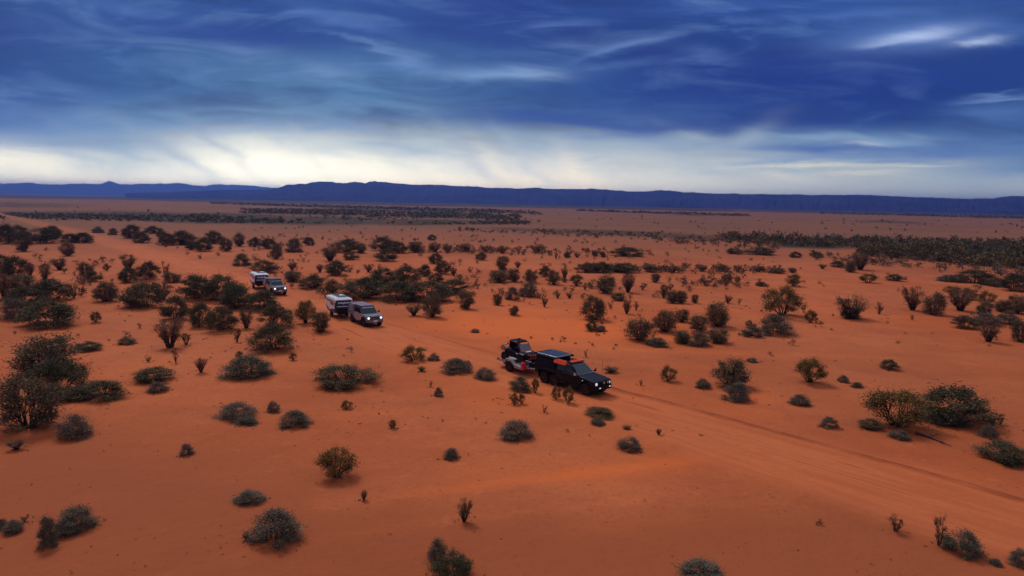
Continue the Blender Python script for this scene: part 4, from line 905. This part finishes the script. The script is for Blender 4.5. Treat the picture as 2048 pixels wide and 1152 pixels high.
for x in (.98, -1.0):
    M_sus.tube([(x, -.65, .36), (x, .65, .36)], .03, 6)
    for s in (-1, 1): M_sus.tube([(x, s * .56, .40), (x - .05, s * .42, .95)], .035, 6)
M_sus.build('suspension', P_pink, bg_)

# --- the two grey utility trucks with caravans
def grey_truck(px, off, hd, paint_, canopy, label, slim):
    t = root_at('utility_truck', px, off, hd, label, 'truck', 'grey utility trucks towing caravans'); W = .92
    body = [(2.28, .66), (2.32, 1.04), (2.24, 1.16), (1.9, 1.22), (.95, 1.28), (-1.08, 1.28), (-1.08, .60), (1.02, .58)] + arch(1.55, .50, .48, 180, 0) + [(2.2, .66)]
    MB().prism(body, W).build('body', paint_, t, .045)
    MB().box(-2.6, 2.2, -.55, .55, .45, .62).build('chassis', P_blackm, t, .02)
    b0, z0, t0, z1 = (-1.06, 1.02, .89), 1.27, (-1.0, .42, .75), 1.90
    MB().frust(b0, z0, t0, z1).build('cab', paint_ if slim else P_char, t, .05)
    MB().slab(quad_on(b0, z0, t0, z1, 'front', .07, .93, .10, .80), .01).build('windscreen', G_blue, t)
    MB().slab(quad_on(b0, z0, t0, z1, 'front', .09, .91, .81, .96), .014).build('sun_strip', P_alu, t)
    for f in ('right', 'left'):
        for u0_, u1_ in ((.10, .47), (.52, .86)):
            a_, c_ = (u0_, u1_) if f == 'right' else (1 - u1_, 1 - u0_)
            MB().slab(quad_on(b0, z0, t0, z1, f, a_, c_, .10, .85)).build('side_window', G_dark, t)
    tray = [(-1.12, 1.06), (-1.12, .72)] + arch(-1.60, .48, .50, 20, 160) + [(-2.72, .74), (-2.72, 1.06)]
    MB().prism(tray, W + .01).build('tray_body', paint_, t, .02)
    MB().hull([(-2.76, -.95, 1.07), (-1.13, -.95, 1.07), (-1.13, .95, 1.07), (-2.76, .95, 1.07)], [(-2.70, -.84, 2.02), (-1.13, -.84, 2.02), (-1.13, .84, 2.02), (-2.70, .84, 2.02)]).build('canopy', canopy, t, .05)
    for s in (-1, 1): m = MB(); m.slab([(-2.55, s * .940, 1.2), (-1.3, s * .940, 1.2), (-1.3, s * .872, 1.86), (-2.52, s * .872, 1.86)][::-s], .012); m.build('canopy_door', paint_, t, .01)
    m = MB().box(-1.05, .52, -.74, .74, 1.99, 2.04)
    for x in (-.9, -.4, .1, .45): m.box(x - .03, x + .03, -.70, .70, 1.90, 1.99)
    m.build('roof_rack', P_blackm if slim else canopy, t, .01)
    truck_front(t, 2.30, 1.18, W, paint_, L_on, P_srim, True)
    MB().slab([(2.535, -.24, .62), (2.535, .24, .62), (2.53, .24, .76), (2.53, -.24, .76)], .01).build('number_plate', P_white, t)
    MB().slab([(2.10, -.55, 1.205), (2.10, .55, 1.205), (1.98, .55, 1.222), (1.98, -.55, 1.222)], .01).build('bonnet_guard', P_alu, t)
    for s in (-1, 1):
        MB().hull([(.86, s * .92, 1.32), (.98, s * .92, 1.32), (.98, s * 1.14, 1.34), (.86, s * 1.14, 1.34)], [(.86, s * .92, 1.38), (.96, s * .92, 1.38), (.96, s * 1.16, 1.60), (.86, s * 1.16, 1.60)]).build('side_mirror', P_blackm, t, .02)
        MB().box(-.9, 1.0, s * .96 - .09, s * .96 + .09, .46, .52).build('side_step', P_blackm, t, .02)
        MB().prism(arch(1.55, .58, .50, 185, -5) + arch(1.55, .49, .50, -5, 185), .05, yc=s * .95).build('wheel_flare', P_blackm, t, .01)
    side_bits(t, W, (.1, -.85))
    MB().tube([(2.4, -.60, 1.1), (2.36, -.60, 2.3)], .008, 5).build('antenna', P_blackm, t)
    for x in (1.55, -1.60):
        for s in (-1, 1): wheel(t, x, s * .82, .42, .28, P_srim)
    return t
t1 = grey_truck((729, 654), (1.55, -.82), R(-55), P_grey, P_mar, 'dusty grey utility truck with a maroon canopy, headlights on, nearer of the two', False)
t2 = grey_truck((545, 591), (1.55, -.82), R(-55), P_slate, P_mar2, 'slate grey utility truck with a dark red load, headlights on, farthest back', True)
def rounded(pts, r=.12, k=4):
    out = []; n_ = len(pts)
    for i in range(n_):
        p, a, b_ = Vector(pts[i]), Vector(pts[i - 1]), Vector(pts[(i + 1) % n_]); da, db = (a - p).normalized(), (b_ - p).normalized(); rr = min(r, (a - p).length * .4, (b_ - p).length * .4)
        for j in range(k):
            t_ = j / (k - 1); q1 = p + da * rr * (1 - t_); q2 = p + db * rr * t_; out.append(tuple(q1.lerp(q2, t_)))
    return out
def caravan(px, hd, label):
    c = root_at('caravan', px, (0, -.98), hd, label, 'caravan', 'white off-road caravans'); W = 1.06; c.scale = (.84, .90, .84)
    sec = [(-2.35, 1.15), (-2.35, 2.52), (-2.25, 2.60), (2.05, 2.62), (2.20, 2.50), (2.24, 1.35), (1.95, .78), (.62, .72)] + arch(0, .52, .50, 20, 160) + [(-.62, .72), (-1.6, .78)]
    MB().prism(sec, W).build('shell', P_char, c, .04)
    for s in (-1, 1):
        y = s * (W + .002)
        side = [(-2.25, 1.72), (-1.95, 1.30), (-1.15, 1.22), (-.75, .98), (.05, 1.00), (.55, 1.22), (1.55, 1.28), (2.04, 1.40), (2.04, 2.42), (1.9, 2.50), (-2.15, 2.48), (-2.25, 2.40)]
        pts = [(x, y - s * .01, z) for x, z in side]; pts2 = [(x, y + s * .012, z) for x, z in side]
        MB().hull(pts, pts2).build('side_panel', P_wdust, c)
        m = MB().hull([(x, y, z) for x, z in rounded([(-.05, 1.72), (1.66, 1.72), (1.66, 2.28), (-2.0, 2.28), (-2.0, 2.02), (-.05, 2.02)], .06)], [(x, y + s * .026, z) for x, z in rounded([(-.05, 1.72), (1.66, 1.72), (1.66, 2.28), (-2.0, 2.28), (-2.0, 2.02), (-.05, 2.02)], .06)])
        m.build('window_band', P_navy, c)
        MB().box(.35, 1.45, y + s * .024 - .003, y + s * .024 + .012, 1.80, 2.16).build('window', G_dark, c)
        MB().box(-2.3, 2.1, s * 1.07 - .05, s * 1.07 + .06, 2.50, 2.60).build('awning', P_white, c, .02)
        wheel(c, 0, s * .93, .42, .27, P_srim)
        MB().prism([(-.62, .74), (-.50, 1.02), (.50, 1.02), (.62, .74), (.55, .74), (.44, .95), (-.44, .95), (-.55, .74)], .10, yc=s * 1.04).build('mudguard', P_char, c, .01)
    MB().hull([(-2.36, -1.0, 2.605), (2.02, -1.0, 2.635), (2.02, 1.0, 2.635), (-2.36, 1.0, 2.605)], [(-2.28, -.94, 2.66), (1.94, -.94, 2.70), (1.94, .94, 2.70), (-2.28, .94, 2.66)]).build('roof', P_white, c, .02)
    MB().box(-.6, 1.0, -.30, .85, 2.69, 2.735).build('solar_panel', P_solar, c, .01)
    MB().box(-1.8, -1.2, -.35, .35, 2.66, 2.80).build('roof_hatch', P_char, c, .02)
    MB().slab([(2.25, -.98, 1.40), (2.25, .98, 1.40), (2.215, .98, 2.46), (2.215, -.98, 2.46)], .012).build('front_panel', P_navy, c)
    MB().hull([(2.03, -1.10, 2.50), (2.27, -1.06, 2.46), (2.27, 1.06, 2.46), (2.03, 1.10, 2.50)], [(2.03, -1.10, 2.64), (2.24, -1.06, 2.58), (2.24, 1.06, 2.58), (2.03, 1.10, 2.64)]).hull([(2.20, -1.09, 2.18), (2.28, -1.09, 2.18), (2.28, -.98, 2.24), (2.20, -.98, 2.24)], [(2.20, -1.10, 2.5), (2.27, -1.10, 2.5), (2.27, -.90, 2.5), (2.20, -.90, 2.5)]).hull([(2.20, 1.09, 2.18), (2.28, 1.09, 2.18), (2.28, .98, 2.24), (2.20, .98, 2.24)], [(2.20, 1.10, 2.5), (2.27, 1.10, 2.5), (2.27, .90, 2.5), (2.20, .90, 2.5)]).build('front_rim', P_white, c, .015)
    # pale lettering strip over a small chevron (too small to read in the photo)
    m = MB(); f = lambda y, z: (2.25 - (z - 1.40) * .033 + .012, y, z)
    for y0_, wd, zb_, sl in ((-.66, .17, 2.02, 0), (-.45, .15, 2.02, .03), (-.26, .17, 2.02, -.03), (-.06, .14, 2.00, .02), (.11, .16, 2.03, -.02), (.30, .14, 2.02, .02), (.47, .18, 2.02, 0)):
        m.slab([f(y0_, zb_), f(y0_ + wd, zb_), f(y0_ + wd + sl, zb_ + .19), f(y0_ + sl, zb_ + .19)], .01)
    m.slab([f(-.16, 2.03), f(0, 1.90), f(0, 1.97), f(-.10, 2.05)], .012); m.slab([f(0, 1.90), f(.16, 2.03), f(.10, 2.05), f(0, 1.97)], .012)
    m.build('lettering', P_mark, c)
    MB().slab([f(-.80, 1.60), f(.52, 1.60), f(.52, 1.69), f(-.80, 1.69)], .03).build('grab_rail', P_white, c)
    MB().box(2.22, 2.95, -.85, .85, .72, 1.20).box(2.22, 2.5, -.9, .9, 1.18, 1.34).build('stone_guard', P_blackm, c, .03)
    MB().tube([(2.2, -.6, .6), (4.0, 0, .55)], .05, 6).tube([(2.2, .6, .6), (4.0, 0, .55)], .05, 6).tube([(-2., -.5, .6), (2.2, -.5, .6)], .05, 6).tube([(-2., .5, .6), (2.2, .5, .6)], .05, 6).build('drawbar', P_blackm, c)
    wh = MB().lathe_y([(-.12, .40), (.12, .40)], 0, 0, 0)
    s_ = link(bpy.data.objects.new('spare_wheel', bpy.data.meshes.new('spare_wheel'))); me = s_.data
    V_ = [( -2.50 + y_, x_, 1.55 + z_) for x_, y_, z_ in wh.V]; me.from_pydata(V_, [], wh.F); me.materials.append(P_tyre); s_.parent = c
    return c
caravan((661, 634), R(-61), 'white and navy caravan hitched to the maroon canopied grey truck, nearer of the two')
caravan((505, 577), R(-60), 'white and navy caravan behind the farthest slate grey truck')
